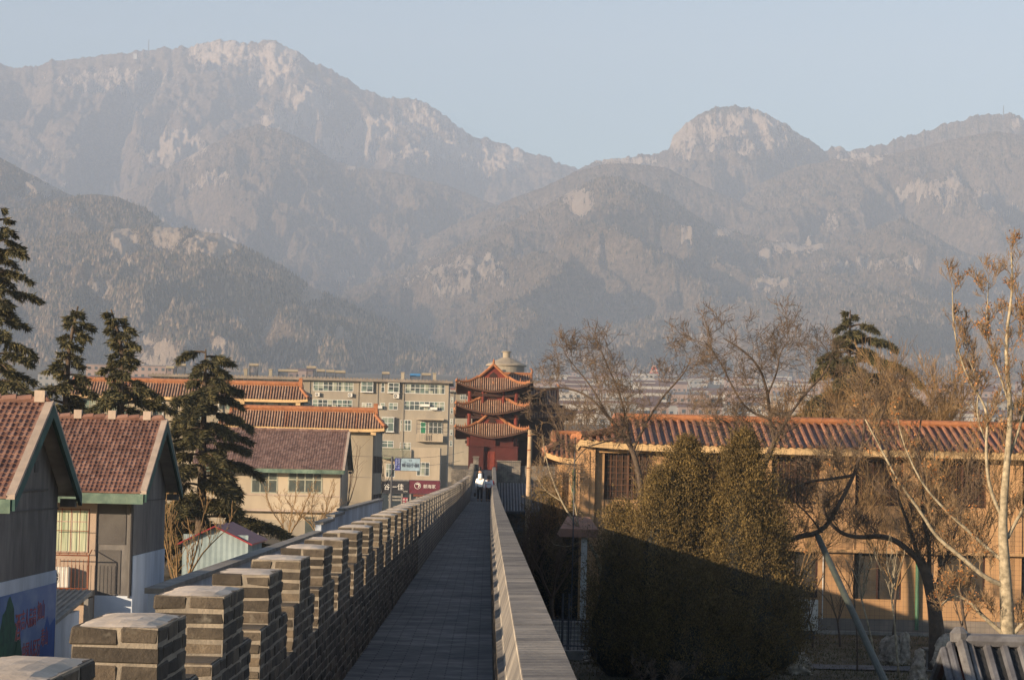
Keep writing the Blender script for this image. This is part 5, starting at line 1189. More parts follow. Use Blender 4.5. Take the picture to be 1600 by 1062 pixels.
# ------------------------------------------------------------------ people on the walkway
def skin_mesh(name, verts, edges, radii, m, parent, root=0, sub=2):
    me = bpy.data.meshes.new(name); me.from_pydata(verts, edges, []); o = bpy.data.objects.new(name, me); C.objects.link(o); o.parent = parent
    md = o.modifiers.new('skin', 'SKIN'); md.use_smooth_shade = True
    l = me.skin_vertices[0].data
    for k, r in enumerate(radii):
        rr = r if hasattr(r, '__len__') else (r, r); l[k].radius = rr; l[k].use_root = (k == root)
    s_ = o.modifiers.new('sub', 'SUBSURF'); s_.levels = sub; s_.render_levels = sub
    me.materials.append(m); return o
SKIN = flat('skin', (.45, .27, .19)); HAIR = flat('black_hair', (.012, .01, .01), .5)
def person(x, y, label, jacket, trousers, h=1.66, hood=None, stride=.16, bag=None, ph=1, hair=True, stripe=False, scarf=None):
    z = zpath(y) + .0; k = h / 1.70
    p = thing('person', (x, y, z), label, 'person', 'people on the walkway')
    S = lambda pts: [(a * k, b_ * k, c * k) for a, b_, c in pts]
    st_ = stride * ph
    # one continuous body
    V = [(0, 0, .92), (0, .01, 1.12), (0, 0, 1.36), (0, 0, 1.46), (0, .02, 1.56), (0, .015, 1.66),
         (-.10, 0, .88), (-.11, st_ * .55 + .03, .48), (-.11, st_, .08), (-.115, st_ + .13, .03),
         (.10, 0, .88), (.11, -st_ * .4 + .05, .48), (.11, -st_, .09), (.115, -st_ + .13, .035),
         (-.19, 0, 1.38), (-.235, -st_ * .35, 1.10), (-.245, -st_ * .2 + .05, .84), (-.245, -st_ * .2 + .07, .76),
         (.19, 0, 1.38), (.235, st_ * .35, 1.10), (.245, st_ * .4 + .05, .84), (.245, st_ * .4 + .07, .76)]
    E = [(0, 1), (1, 2), (2, 3), (3, 4), (4, 5), (0, 6), (6, 7), (7, 8), (8, 9), (0, 10), (10, 11), (11, 12), (12, 13), (2, 14), (14, 15), (15, 16), (16, 17), (2, 18), (18, 19), (19, 20), (20, 21)]
    Rr = [(.14, .10), (.13, .09), (.14, .09), .055, (.075, .09), (.07, .08), .085, .06, .042, .035, .085, .06, .042, .035, .055, .042, .03, .028, .055, .042, .03, .028]
    for s_, hb in ((-1, 17), (1, 21)):
        hx, hy, hz = V[hb]
        for f, (dy, ln) in enumerate(((-.03, .075), (-.01, .085), (.01, .08), (.028, .065))):
            a = len(V); V += [(hx, hy + dy, hz - .03), (hx - s_ * .01, hy + dy + .005, hz - .03 - ln * .6), (hx - s_ * .02, hy + dy + .015, hz - .03 - ln)]; E += [(hb, a), (a, a + 1), (a + 1, a + 2)]; Rr += [.009, .008, .007]
        a = len(V); V += [(hx - s_ * .005, hy + .045, hz - .01), (hx - s_ * .012, hy + .06, hz - .05)]; E += [(hb, a), (a, a + 1)]; Rr += [.010, .008]
    skin_mesh('body', S(V), E, [tuple(q * k for q in (r if hasattr(r, '__len__') else (r, r))) for r in Rr], SKIN, p, 0, 1)
    T = [(0, 0, .93), (-.10, 0, .86), (-.11, st_ * .55 + .03, .48), (-.11, st_ * .95, .14), (.10, 0, .86), (.11, -st_ * .4 + .05, .48), (.11, -st_ * .95, .14), (-.112, st_ + .03, .07), (-.115, st_ + .16, .035), (.112, -st_ + .03, .07), (.115, -st_ + .16, .035)]
    skin_mesh('trousers', S(T[:7]), [(0, 1), (1, 2), (2, 3), (0, 4), (4, 5), (5, 6)], [(.16 * k, .13 * k), .10 * k, .075 * k, .07 * k, .10 * k, .075 * k, .07 * k], trousers, p)
    for i in (7, 9): skin_mesh('shoe', S([T[i], T[i + 1]]), [(0, 1)], [.05 * k, .04 * k], HAIR, p)
    J = [(0, 0, .86), (0, .01, 1.1), (0, 0, 1.33), (0, 0, 1.47), (-.20, 0, 1.37), (-.25, -st_ * .35, 1.10), (-.255, -st_ * .2 + .05, .84), (.20, 0, 1.37), (.25, st_ * .35, 1.10), (.255, st_ * .4 + .05, .84)]
    skin_mesh('jacket', S(J), [(0, 1), (1, 2), (2, 3), (2, 4), (4, 5), (5, 6), (2, 7), (7, 8), (8, 9)], [(.20 * k, .15 * k), (.18 * k, .14 * k), (.19 * k, .13 * k), (.09 * k, .09 * k), .085 * k, .07 * k, .055 * k, .085 * k, .07 * k, .055 * k], jacket, p, 1)
    if stripe:
        q = MB(); q.lathe((0, 0, 1.16 * k), [(.19 * k, 0), (.192 * k, .025)], 16); o = q.build('jacket_stripe', flat('grey_stripe', (.25, .25, .28)), None, origin=(0, 0, 0)); o.parent = p; o.location = (0, 0, 0)
    if hood: skin_mesh('hood', S([(0, -.03, 1.38), (0, -.01, 1.56), (0, .01, 1.76)]), [(0, 1), (1, 2)], [(.12 * k, .11 * k), (.14 * k, .145 * k), (.11 * k, .12 * k)], hood, p, 1)
    elif hair: skin_mesh('hair', S([(0, -.03, 1.48), (0, -.015, 1.62), (0, .0, 1.76)]), [(0, 1), (1, 2)], [(.08 * k, .07 * k), (.115 * k, .115 * k), (.09 * k, .09 * k)], HAIR, p, 1)
    if bag:
        b0 = thing('handbag', (x - .30, y + .02, z + .30), bag, 'bag'); q = MB(); q.cbox(x - .37, x - .23, y - .1, y + .12, z + .30, z + .52, .03); q.build('bag_body', HAIR, b0)
        q = MB(); q.tube([(x - .30, y - .06, z + .52), (x - .27, y - .03, z + .74), (x - .27, y + .05, z + .74), (x - .30, y + .08, z + .52)], .01, 5); q.build('bag_handle', HAIR, b0)
    return p
WJ = flat('white_jacket', (.9, .88, .84), .8); WJ2 = flat('pale_blue_white_jacket', (.55, .60, .66), .8); DT = flat('dark_jeans', (.012, .014, .022), .9); BT = flat('brown_trousers', (.05, .032, .026), .9); RJ = flat('dark_red_coat', (.16, .02, .03), .9)
bxp = bend(158)
person(-.62 + bxp - .02, 157, 'person in a white hooded jacket and dark trousers walking away', WJ, DT, 1.70, hood=WJ, bag='small dark bag hanging from the left hand of the white hooded person')
person(-.10 + bxp, 157.6, 'person in a pale jacket and brown trousers walking beside the white hooded one', WJ2, BT, 1.60, ph=-1, stripe=True)
person(.09 + bxp - .08, 159.2, 'person in a dark red coat half hidden behind the pale jacket', RJ, DT, 1.56, stride=.1)
person(-.72 + bend(168), 169, 'dark-clothed person further up the walkway beyond the hooded one', flat('black_coat', (.015, .015, .02), .9), DT, 1.62)

# ------------------------------------------------------------------ distant town
M['farwhite'] = mat('far_white_wall', (.42, .40, .37), (.33, .31, .29), .2, bump=0); M['farpink'] = mat('far_pink_wall', (.30, .22, .19), (.23, .17, .15), .2, bump=0); M['fargrey'] = mat('far_grey_wall', (.30, .29, .28), (.22, .22, .22), .2, bump=0)
M['farroof'] = mat('far_maroon_roof', (.16, .095, .08), (.12, .07, .06), .2, bump=0); M['farroof2'] = mat('far_grey_roof', (.17, .17, .18), (.12, .12, .13), .2, bump=0)
rt = random.Random(12)
def town_house(px, d, w, h, kind, label, group, dep=9):
    x = PX(px, d); z = float(gz(x, d)) - 1
    o = thing('town_house', (x, d, z), label, 'building', group)
    wl = MB(); wl.box(x - w / 2, x + w / 2, d, d + dep, z, z + h); wl.mi = 1
    q = MB()
    if kind == 'fargrey' or rt.random() < .35: q.box(x - w / 2 - .3, x + w / 2 + .3, d - .3, d + dep + .3, z + h + .003, z + h + .4)
    else:
        a = rt.uniform(1.2, 2.2); q.prism([(d - .4, z + h), (d + dep + .4, z + h), (d + dep / 2, z + h + a)], 'x', x - w / 2 - .4, x + w / 2 + .4)
    q.build('roof', M['farroof' if rt.random() < .65 else 'farroof2'], o)
    nf_ = max(1, int(h / 3.2)); nw = max(2, int(w / 3))
    for f in range(nf_):
        for k in range(nw):
            xa = x - w / 2 + (k + .28) * w / nw; za = z + 1.8 + f * (h - 1) / nf_; wl.box(xa, xa + w / nw * .45, d - .05, d - .003, za, za + 1.3)
    wl.build('wall', [M[kind], M['glass']], o)
for i in range(250):
    px = rt.uniform(835, 1760); d = rt.choice([rt.uniform(850, 1300), rt.uniform(1200, 1900), rt.uniform(1700, 2500)])
    town_house(px, d, rt.uniform(8, 24), rt.uniform(3.5, 9), rt.choice(['farwhite', 'farpink', 'fargrey', 'farwhite', 'farpink']), 'low hazy house among many in the distant town at the foot of the mountains', 'houses of the distant town')
for i in range(45):
    px = rt.uniform(-150, 760); d = rt.uniform(560, 1500)
    town_house(px, d, rt.uniform(12, 34), rt.uniform(4, 10), rt.choice(['farwhite', 'fargrey', 'farpink']), 'low hazy house among many in the distant town at the foot of the mountains', 'houses of the distant town')
for (px, w, h, k, lb) in [(975, 16, 9, 'farwhite', 'long white block with a bright front seen through the bare branches'), (1465, 13, 15, 'farpink', 'stepped pale block rising above the bare golden treetops'), (1075, 15, 9, 'farpink', 'long pinkish block near the red and white mast'), (890, 16, 9, 'farwhite', 'pale block just right of the corner tower'), (200, 40, 16, 'farpink', 'long hazy pink block behind the leaning cedars'), (330, 30, 10, 'fargrey', 'grey hazy block low behind the flat-topped cedar')]:
    town_house(px, 1150 if px < 600 else 1100, w, h, k, lb, None)
ms = thing('radio_mast', (PX(1019, 2000), 2000, 80), 'red and white lattice mast standing in the distant town', 'mast')
x, d = PX(1019, 2000), 2000; z0 = float(gz(x, d)); z1 = PZ_(1019, 571, d); seg = 8; 
mb = MB()
for s_ in range(seg):
    mb.mi = s_ % 2; a, b_ = z0 + (z1 - z0) * s_ / seg, z0 + (z1 - z0) * (s_ + 1) / seg; wa_, wb_ = 5.2 * (1 - s_ / seg) + .6, 5.2 * (1 - (s_ + 1) / seg) + .6
    for sx, sy in ((-1, -1), (1, -1), (1, 1), (-1, 1)):
        mb.tube([(x + sx * wa_, d + sy * wa_, a), (x + sx * wb_, d + sy * wb_, b_)], .6, 4)
        mb.tube([(x + sx * wa_, d + sy * wa_, a), (x - sy * wb_ , d + sx * wb_, b_)], .3, 3)
mb.build('lattice_frame', [flat('mast_red', (.5, .08, .04)), flat('mast_pale', (.6, .35, .25))], ms)
mb = MB(); pm = at(232, 82, 8550); mb.tube([(pm.x, 8550, pm.z - 30), (pm.x, 8550, pm.z + 45)], [2.5, 1.2], 4); tag(mb.build('summit_mast', M['metal']), 'thin dark mast on the long summit ridge at the upper left', 'mast')
mb = MB(); pm = at(1568, 178, 7150); mb.tube([(pm.x, 7150, pm.z - 30), (pm.x, 7150, pm.z + 24)], [2, 1], 4); tag(mb.build('summit_mast', M['metal']), 'thin mast on the rounded summit at the upper right', 'mast')
mb = MB(); pm = at(212, 82, 8500); mb.box(pm.x - 6, pm.x + 6, 8490, 8505, pm.z - 25, pm.z - 6); tag(mb.build('summit_hut', M['farwhite']), 'tiny white hut on the summit ridge beside the thin mast', 'hut')
# hanging cables over the lane
cb = MB()
for (a, b_, sag) in (((PX(560, 215), 214, 10.2), (PX(600, 300), 300, 8.6), .8), ((PX(600, 300), 300, 7.8), (PX(720, 300), 300, 8.2), .5), ((PX(600, 300), 300, 8.6), (PX(725, 330), 330, 9.5), .5)):
    a, b_ = Vector(a), Vector(b_); cb.tube([a.lerp(b_, t) - Vector((0, 0, sag * 4 * t * (1 - t))) for t in np.linspace(0, 1, 12)], .02, 4)
tag(cb.build('overhead_cable', M['metal']), 'thin overhead cables strung across the lane before the shops', 'cable')
# ------------------------------------------------------------------ trees
def leafmat(name, c1, c2, c3, rough=.7, sub=0.0):
    b = NB(name); g = b.n('NewGeometry'); v = b.co()
    c = b.ramp(g.outputs['Random Per Island'], (0.0, c1), (0.55, c2), (1.0, c3))
    c = b.mix(1.0, c, b.ramp(b.noise(.9, v, 4, .6), (0.3, (.65, .65, .65)), (.7, (1.25, 1.22, 1.1))), 'MULTIPLY')
    b.col(c).rough(rough); return b.m
M['cedar'] = leafmat('cedar_needles', (.03, .033, .017), (.065, .062, .029), (.13, .11, .05))
M['cypress'] = leafmat('cypress_sprays', (.045, .033, .013), (.115, .081, .029), (.215, .148, .053))
M['bark'] = mat('dark_bark', (.115, .083, .06), (.065, .048, .037), 4, bump=.9, bscale=14, bdist=.03)
M['barktwig'] = mat('grey_brown_twig', (.15, .105, .07), (.09, .065, .045), 3, bump=.5, bscale=20)
M['goldtwig'] = mat('golden_twig', (.25, .16, .075), (.17, .11, .055), 3, bump=.4)
M['planebark'] = mat('pale_plane_bark', (.42, .355, .25), (.19, .16, .11), 6, bump=.5, bscale=10)
M['palebranch'] = mat('tan_branch', (.26, .175, .095), (.17, .115, .065), 3, bump=.4)
M['dryleaf'] = leafmat('dry_orange_leaf', (.22, .09, .03), (.34, .15, .05), (.42, .22, .09))
def blade_mesh(name, P, Dv, ln, wd, mat_, parent, rs, core=None):
    """thin triangular leaf blades; P base, Dv direction (n,3)"""
    n = len(P); Dv = Dv / np.linalg.norm(Dv, axis=1)[:, None]
    rnd = rs.normal(size=(n, 3)); S_ = np.cross(Dv, rnd); S_ /= np.maximum(np.linalg.norm(S_, axis=1)[:, None], 1e-6)
    ln = np.asarray(ln)[:, None] if np.ndim(ln) else ln; wd = np.asarray(wd)[:, None] if np.ndim(wd) else wd
    V = np.stack([P - S_ * wd / 2, P + Dv * ln * .55 - S_ * wd * .35, P + Dv * ln, P + S_ * wd / 2 + Dv * ln * .4], 1).reshape(-1, 3)
    off = np.array(wpos(parent)) if parent is not None else 0
    Q = np.arange(4 * n).reshape(-1, 4)
    return mesh_np(name, V - off, Q, mat_, False, parent=parent)
def cedar(px, d, py_top, base_z, prof, label, seed, lean=(0, 0), dens=1.0, nb=52, asym=None, up=.12, top_lean=None, blade=.30, bz0=None):
    """prof: list of (picture y, half width px)"""
    rs = np.random.RandomState(seed); x0 = PX(px, d); zt = PZ_(px, py_top, d); base = float(base_z)
    t = thing('cedar_tree', (x0, d, base), label, 'tree')
    H = zt - base
    def ax(z):
        f = max(0, (z - base) / H); o = lean[0] * f ** 2
        if top_lean is not None and f > top_lean[1]: o += top_lean[0] * ((f - top_lean[1]) / (1 - top_lean[1])) ** 1.3
        return np.array([x0 + o, d + lean[1] * f, z])
    mb = MB(); zs = np.linspace(base, zt, 14); mb.tube([ax(z) for z in zs], [.26 * (1 - f) ** .8 + .03 for f in np.linspace(0, 1, 14)], 8)
    tr_ = mb.build('trunk', M['bark'], t, smooth=True)
    pz = [PZ_(px, y, d) for y, w in prof]; pw = [w * d / F for y, w in prof]
    order = np.argsort(pz); pz = np.array(pz)[order]; pw = np.array(pw)[order]
    zlo = pz[0]; P = []; Dv = []; Ln = []
    bm = MB()
    for k in range(nb):
        f = (k + rs.uniform(0, 1)) / nb; z = zlo + (zt - .15 - zlo) * f
        w = np.interp(z, pz, pw) * rs.uniform(.55, 1.12)
        a = k * 2.4 + rs.uniform(-.5, .5)
        if asym is not None: w *= 1 + asym * math.cos(a)
        if rs.rand() < .12: w *= .5
        w = max(w, .25); c = ax(z); u = np.array([math.cos(a), math.sin(a), 0]); m_ = 8
        rise = up * w + rs.uniform(-.05, .15) * w; droop = rs.uniform(.18, .42) * w
        pts = [c + u * w * s + np.array([0, 0, rise * s * (1.6 - s) - droop * s ** 2.6]) for s in np.linspace(0, 1, m_)]
        bm.tube(pts, [.05 * (1 - s) * min(1, w / 1.5) + .012 for s in np.linspace(0, 1, m_)], 4, cap=False)
        v = np.array([-u[1], u[0], 0])
        nl = int(max(8, 15 * w) * dens)
        for q in range(nl):
            s = rs.uniform(.18, 1) ** .8; ii = s * (m_ - 1); i0 = min(int(ii), m_ - 2); b0 = pts[i0] * (1 - ii + i0) + pts[i0 + 1] * (ii - i0)
            sd_ = rs.choice([-1, 1]); ll = (.22 + .34 * (1 - s) * w * .8) * rs.uniform(.6, 1.2) * min(1.0, .5 + w * .4)
            dr = u * rs.uniform(.35, .9) + v * sd_ * rs.uniform(.4, 1.0); dr /= np.linalg.norm(dr)
            nn = int(34 * ll / .4) + 10; ss = rs.uniform(0, 1, nn)
            pp = b0 + dr[None] * (ss * ll)[:, None] + np.stack([np.zeros(nn), np.zeros(nn), -.5 * ss ** 2 * ll], 1)
            P.append(pp + rs.normal(0, .03, (nn, 3))); dd = dr[None] * rs.uniform(.2, 1.0, (nn, 1)) + np.stack([rs.normal(0, .35, nn), rs.normal(0, .35, nn), rs.uniform(-1.6, .2, nn)], 1); Dv.append(dd)
            Ln.append(blade * rs.uniform(.4, 1.1, nn))
    bm.build('branches', M['bark'], tr_)
    P = np.concatenate(P); Dv = np.concatenate(Dv); Ln = np.concatenate(Ln)
    blade_mesh('crown', P, Dv, Ln, .05, M['cedar'], t, rs)
    return t, len(P)
cedar(-14, 105, 318, 2, [(318, 8), (350, 40), (420, 60), (480, 72), (540, 92), (600, 118), (650, 130), (720, 150)], 'tall dark cedar with layered drooping branches at the left edge', 11, nb=64)
cedar(103, 101, 478, 2, [(478, 14), (500, 26), (540, 24), (580, 34), (620, 60), (660, 80), (720, 90)], 'cedar with a forked tip just right of the tallest cedar', 12, top_lean=(.35, .8), nb=46, dens=1.2)
cedar(188, 99, 484, 2, [(484, 10), (510, 22), (545, 22), (575, 36), (600, 52), (630, 70), (670, 82), (730, 90)], 'cedar whose narrow top leans left, between the forked and flat-topped cedars', 13, top_lean=(-.5, .84), nb=52, dens=1.2, asym=.2)
cedar(318, 118, 545, 2.2, [(545, 36), (558, 46), (572, 26), (592, 56), (615, 62), (640, 90), (680, 105), (720, 122), (780, 138), (820, 150), (860, 165), (885, 170)], 'large flat-topped cedar standing in front of the orange roofed halls', 14, nb=60, asym=.1, up=.06, dens=1.5, blade=.38)
cedar(1325, 132, 484, 0, [(484, 4), (500, 14), (516, 55), (530, 74), (545, 50), (565, 92), (590, 80), (615, 128), (650, 140), (690, 150)], 'dark cedar with a pointed tip behind the orange-tan hall', 15, nb=44, asym=.2, up=.20, dens=1.5, blade=.34)
cedar(1630, 128, 560, 0, [(560, 8), (600, 40), (640, 60), (680, 80)], 'dark evergreen half hidden at the right edge behind the hall roof', 16, nb=24)

def cypress(parts, d, label, seed, n=1700):
    rs = np.random.RandomState(seed); t = thing('cypress_tree', (PX(1090, d), d, 0), label, 'tree')
    P = []; Dv = []; Ln = []
    core = MB()
    for (px, py, wpx, sh, dy, *pw_) in parts:
        pw = pw_[0] if pw_ else .75
        cx, cy = PX(px, d), d + dy; zt = PZ_(px, py, d); Rm = wpx * d / F
        def rad(f, a): # f height fraction 0..1
            r0 = Rm * (min(1.0, (f + .05) * 7) if f < .12 else 1) * (1 - max(0, (f - .12) / .88) ** sh) ** pw
            return r0 * (1 + .10 * math.sin(3 * a + f * 7 + px) + .09 * math.sin(7 * a - f * 9) + .07 * math.sin(11 * a + f * 21 + px))
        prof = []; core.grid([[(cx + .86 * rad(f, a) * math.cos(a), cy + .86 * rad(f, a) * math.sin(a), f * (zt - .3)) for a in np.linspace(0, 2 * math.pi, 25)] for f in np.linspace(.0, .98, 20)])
        for k in range(int(n * Rm * zt / 22)):
            f = rs.uniform(.02, .985); a = rs.uniform(0, 2 * math.pi); hn = float(noise2(np.array(a * 1.9 + px), np.array(f * zt * .8), 33)); r = rad(f, a) * (rs.uniform(.84, 1.0) + .16 * hn)
            if hn < -.42 and rs.rand() < .8: continue
            c = np.array([cx + r * math.cos(a), cy + r * math.sin(a), f * zt])
            L = rs.uniform(.45, 1.35) * min(1, (1 - f) * 3.5 + .2) * (1.5 if rs.rand() < .1 else 1); out = np.array([math.cos(a), math.sin(a), 0]) * rs.uniform(.1, .62); dr = out + np.array([rs.normal(0, .1), rs.normal(0, .1), 1.0])
            nn = 85; ss = rs.uniform(0, 1, nn); wdt = .17 * np.sin(np.pi * np.clip(ss * .9 + .1, 0, 1)) ** .7
            pp = c + dr * (ss * L)[:, None] + rs.normal(0, 1, (nn, 3)) * wdt[:, None]
            P.append(pp); Dv.append(dr[None] * .8 + rs.normal(0, .45, (nn, 3))); Ln.append(rs.uniform(.05, .14, nn))
    core.build('trunk', flat('cypress_core_shade', (.02, .018, .010)), t, smooth=True)  # core hull added to block see-through, no trunk; crown's inner shade painted dark
    blade_mesh('crown', np.concatenate(P), np.concatenate(Dv), np.concatenate(Ln), .028, M['cypress'], t, rs)
    return sum(len(p) for p in P)
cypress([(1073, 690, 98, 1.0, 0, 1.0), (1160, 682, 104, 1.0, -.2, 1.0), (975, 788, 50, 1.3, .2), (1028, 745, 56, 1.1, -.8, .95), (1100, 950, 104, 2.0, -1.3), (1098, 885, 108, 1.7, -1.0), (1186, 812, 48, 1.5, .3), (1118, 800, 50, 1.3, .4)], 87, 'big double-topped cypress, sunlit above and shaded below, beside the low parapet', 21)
cypress([(858, 752, 36, 1.7, 0)], 120, 'small rounded dark cypress behind the twiggy pale tree by the porch', 22, n=1100)
cypress([(900, 800, 30, 1.7, 0)], 116, 'low dark cypress in front of the porch pier', 23, n=1100)

def wander(rs, p, d, L, n, wob, grav=0.0):
    pts = [np.array(p)]; d = d / np.linalg.norm(d)
    for k in range(n):
        d = d + rs.normal(0, wob, 3) + np.array([0, 0, grav]); d /= np.linalg.norm(d); pts.append(pts[-1] + d * L / n)
    return pts, d
def sprout(mb, rs, pts, r0, r1, n, L, lvl, up=.35, wob=.22, leaves=None, tmin=.25, spread=1.0, twr=.009, sides=4):
    m_ = len(pts); rr = np.linspace(r0, r1, m_)
    mb.tube(pts, list(np.maximum(rr, twr)), max(3, sides), cap=False)
    if lvl <= 0:
        if leaves is not None and rs.rand() < leaves[0]:
            for _ in range(rs.randint(1, 3)):
                leaves[1].append(pts[rs.randint(1, m_)] + rs.normal(0, .05, 3))
        return
    for k in range(n):
        t = tmin + (1 - tmin) * (k + rs.uniform(0, 1)) / n; ii = min(t, .999) * (m_ - 1); i0 = int(ii); b0 = pts[i0] + (pts[i0 + 1] - pts[i0]) * (ii - i0)
        tg = pts[i0 + 1] - pts[i0]; tg = tg / max(np.linalg.norm(tg), 1e-6)
        s_ = rs.normal(0, 1, 3); s_ -= tg * s_.dot(tg); s_ /= max(np.linalg.norm(s_), 1e-6)
        dr = tg * rs.uniform(.3, .8) + s_ * spread * rs.uniform(.5, 1.0) + np.array([0, 0, up])
        ll = L * rs.uniform(.5, 1.15) * (1 - .35 * t)
        seg = 5 if lvl > 1 else 4
        cp, _ = wander(rs, b0, dr, ll, seg, wob, up * .12)
        rc_ = max(twr, (r0 + (r1 - r0) * t) * rs.uniform(.4, .62))
        sprout(mb, rs, cp, rc_, max(twr, rc_ * .4), max(2, int(n * (.75 if lvl > 1 else .8))), L * .55, lvl - 1, up, wob, leaves, .2, spread, twr, 3)
def pix_line(pl, d, dz=0, rs=None, jit=.25):
    out = []
    for k, q in enumerate(pl):
        dd = d + (q[2] if len(q) > 2 else 0) + (rs.uniform(-jit, jit) if rs is not None and k > 0 else 0)
        out.append(np.array(at(q[0], q[1], dd)))
    # smooth subdivision
    P = out
    for _ in range(2):
        Q = [P[0]]
        for a, b_ in zip(P[:-1], P[1:]): Q += [a * .75 + b_ * .25, a * .25 + b_ * .75]
        Q.append(P[-1]); P = Q
    return P
def limb_tree(name, label, d, trunk, limbs, rad, matl, seed, n=6, L=1.3, lvl=2, up=.35, leaves=None, twr=.006, cat='tree', group=None, spread=1.0, wob=.22, base=0.0, lsc=.62):
    rs = np.random.RandomState(seed); tp = pix_line(trunk, d, rs=rs, jit=.05)
    b0 = np.array([tp[0][0], tp[0][1], base]); t = thing(name, tuple(b0), label, cat, group)
    mb = MB(); m_ = len(tp); rr = rad[1] + (rad[0] - rad[1]) * (1 - np.linspace(0, 1, m_)) ** 1.5; tp[0] = np.array([tp[0][0], tp[0][1], min(tp[0][2], base)])
    mb.tube(tp, list(rr), 9); tr_ = mb.build('trunk', M[matl], t, smooth=True)
    lv = (leaves, []) if leaves else None
    cr = MB()
    sprout(cr, rs, tp[m_ // 2:], rad[1] * .3, rad[1] * .2, n, L, lvl, up, wob, lv, .3, spread, twr)
    for (pl, ra, rb_) in limbs:
        lp = pix_line(pl, d, rs=rs)
        lm = MB(); lm.tube(lp, list(np.linspace(ra * lsc, rb_ * lsc, len(lp))), 7); lm.build('limb', M[matl], tr_, smooth=True)
        sprout(cr, rs, lp, ra * .32, max(rb_ * .6, twr), int(n * 1.2) + 1, L, lvl, up, wob, lv, .12, spread, twr)
    cr.build('crown', M['barktwig' if matl in ('bark', 'barktwig') else 'palebranch' if matl == 'planebark' else matl], t)
    if lv and lv[1]:
        P = np.array(lv[1]); P = np.repeat(P, 3, 0) + rs.normal(0, .05, (len(P) * 3, 3)); Dv = rs.normal(0, 1, P.shape) + np.array([0, 0, -.8])
        blade_mesh('leaves', P, Dv, rs.uniform(.06, .12, len(P)), rs.uniform(.04, .08, len(P)), M['dryleaf'], t, rs)
    return t
limb_tree('bare_tree', 'bare tree with dark forked trunk rising behind the right top of the big cypress', 99, [(1178, 990), (1183, 860), (1182, 760), (1200, 712), (1210, 690)],
          [([(1210, 690), (1203, 655), (1200, 615), (1188, 575), (1163, 548), (1130, 528)], .12, .03), ([(1210, 690), (1232, 650), (1260, 612), (1288, 585), (1300, 560)], .10, .03), ([(1203, 655), (1165, 640), (1142, 600), (1124, 562), (1102, 535)], .08, .025), ([(1200, 615), (1215, 580), (1218, 550), (1235, 530)], .06, .02), ([(1182, 760), (1165, 710), (1150, 672), (1120, 650)], .09, .03)], (.19, .11), 'bark', 31, n=9, L=2.1, lvl=3, wob=.3, twr=.008, up=.2, lsc=.72)
limb_tree('bare_tree', 'bare tree whose long bough reaches left towards the corner tower', 104, [(1010, 985), (1008, 860), (1003, 760), (990, 705), (975, 680)],
          [([(975, 680), (950, 650), (920, 618), (885, 605), (850, 607)], .11, .025), ([(985, 700), (978, 650), (965, 605), (948, 570), (940, 548)], .09, .025), ([(950, 650), (925, 605), (900, 575), (882, 552)], .06, .02), ([(988, 705), (1012, 655), (1035, 620), (1068, 585), (1080, 560)], .09, .025), ([(975, 680), (945, 690), (910, 700), (885, 745)], .06, .02)], (.17, .10), 'bark', 32, n=9, L=2.0, lvl=3, wob=.3, twr=.008, up=.2, lsc=.72)
limb_tree('old_tree', 'old dark tree with an arching arm towards the propped branch', 93, [(1465, 1004), (1461, 950), (1450, 900), (1436, 872)],
          [([(1440, 880), (1410, 850), (1380, 836), (1345, 840), (1315, 834), (1292, 812), (1286, 790)], .15, .05), ([(1452, 900), (1452, 850), (1440, 800), (1446, 750), (1432, 700), (1440, 650)], .12, .03), ([(1436, 872), (1420, 820), (1400, 770), (1395, 720), (1370, 670)], .09, .03), ([(1460, 920), (1480, 870), (1500, 810), (1510, 760)], .08, .03)], (.34, .18), 'bark', 33, n=9, L=1.7, lvl=3, up=.5, leaves=.03, twr=.008, lsc=.85)
limb_tree('crooked_tree', 'crooked bare tree carried by the leaning prop right of the cypress', 90, [(1150, 1010), (1165, 930), (1195, 862), (1215, 848)],
          [([(1200, 858), (1240, 839), (1285, 832), (1310, 790), (1335, 742), (1348, 695), (1352, 650), (1345, 600)], .14, .03), ([(1335, 742), (1300, 748), (1262, 752), (1232, 768)], .08, .03), ([(1285, 832), (1262, 802), (1240, 782)], .05, .02), ([(1348, 700), (1375, 660), (1390, 610)], .06, .02)], (.25, .15), 'bark', 34, n=9, L=1.6, lvl=3, twr=.008, lsc=.85)
limb_tree('plane_tree', 'tall pale-barked plane tree with dry orange leaves at the right edge', 87, [(1576, 1010), (1573, 940), (1570, 880), (1566, 810), (1574, 720), (1580, 640), (1570, 540), (1583, 450), (1580, 395)],
          [([(1570, 915), (1540, 903), (1500, 868), (1462, 838), (1438, 798), (1405, 755), (1376, 700), (1352, 655)], .13, .03), ([(1572, 880), (1545, 858), (1512, 828), (1472, 792), (1438, 752), (1410, 690), (1400, 640)], .10, .025), ([(1568, 990), (1535, 962), (1515, 938), (1490, 928), (1470, 945)], .12, .03), ([(1567, 810), (1545, 762), (1540, 700), (1545, 640), (1510, 590), (1490, 520), (1488, 450)], .10, .02), ([(1574, 840), (1598, 795), (1625, 760), (1650, 700)], .10, .03), ([(1575, 1000), (1602, 968), (1640, 940)], .14, .05), ([(1574, 720), (1600, 650), (1610, 560), (1600, 480)], .09, .02), ([(1580, 640), (1560, 580), (1540, 520), (1545, 440)], .06, .015), ([(1545, 700), (1525, 650), (1530, 600), (1505, 540)], .05, .015)], (.30, .025), 'planebark', 35, n=10, L=1.25, lvl=3, up=.65, leaves=.08, twr=.007, lsc=.75, spread=.8)
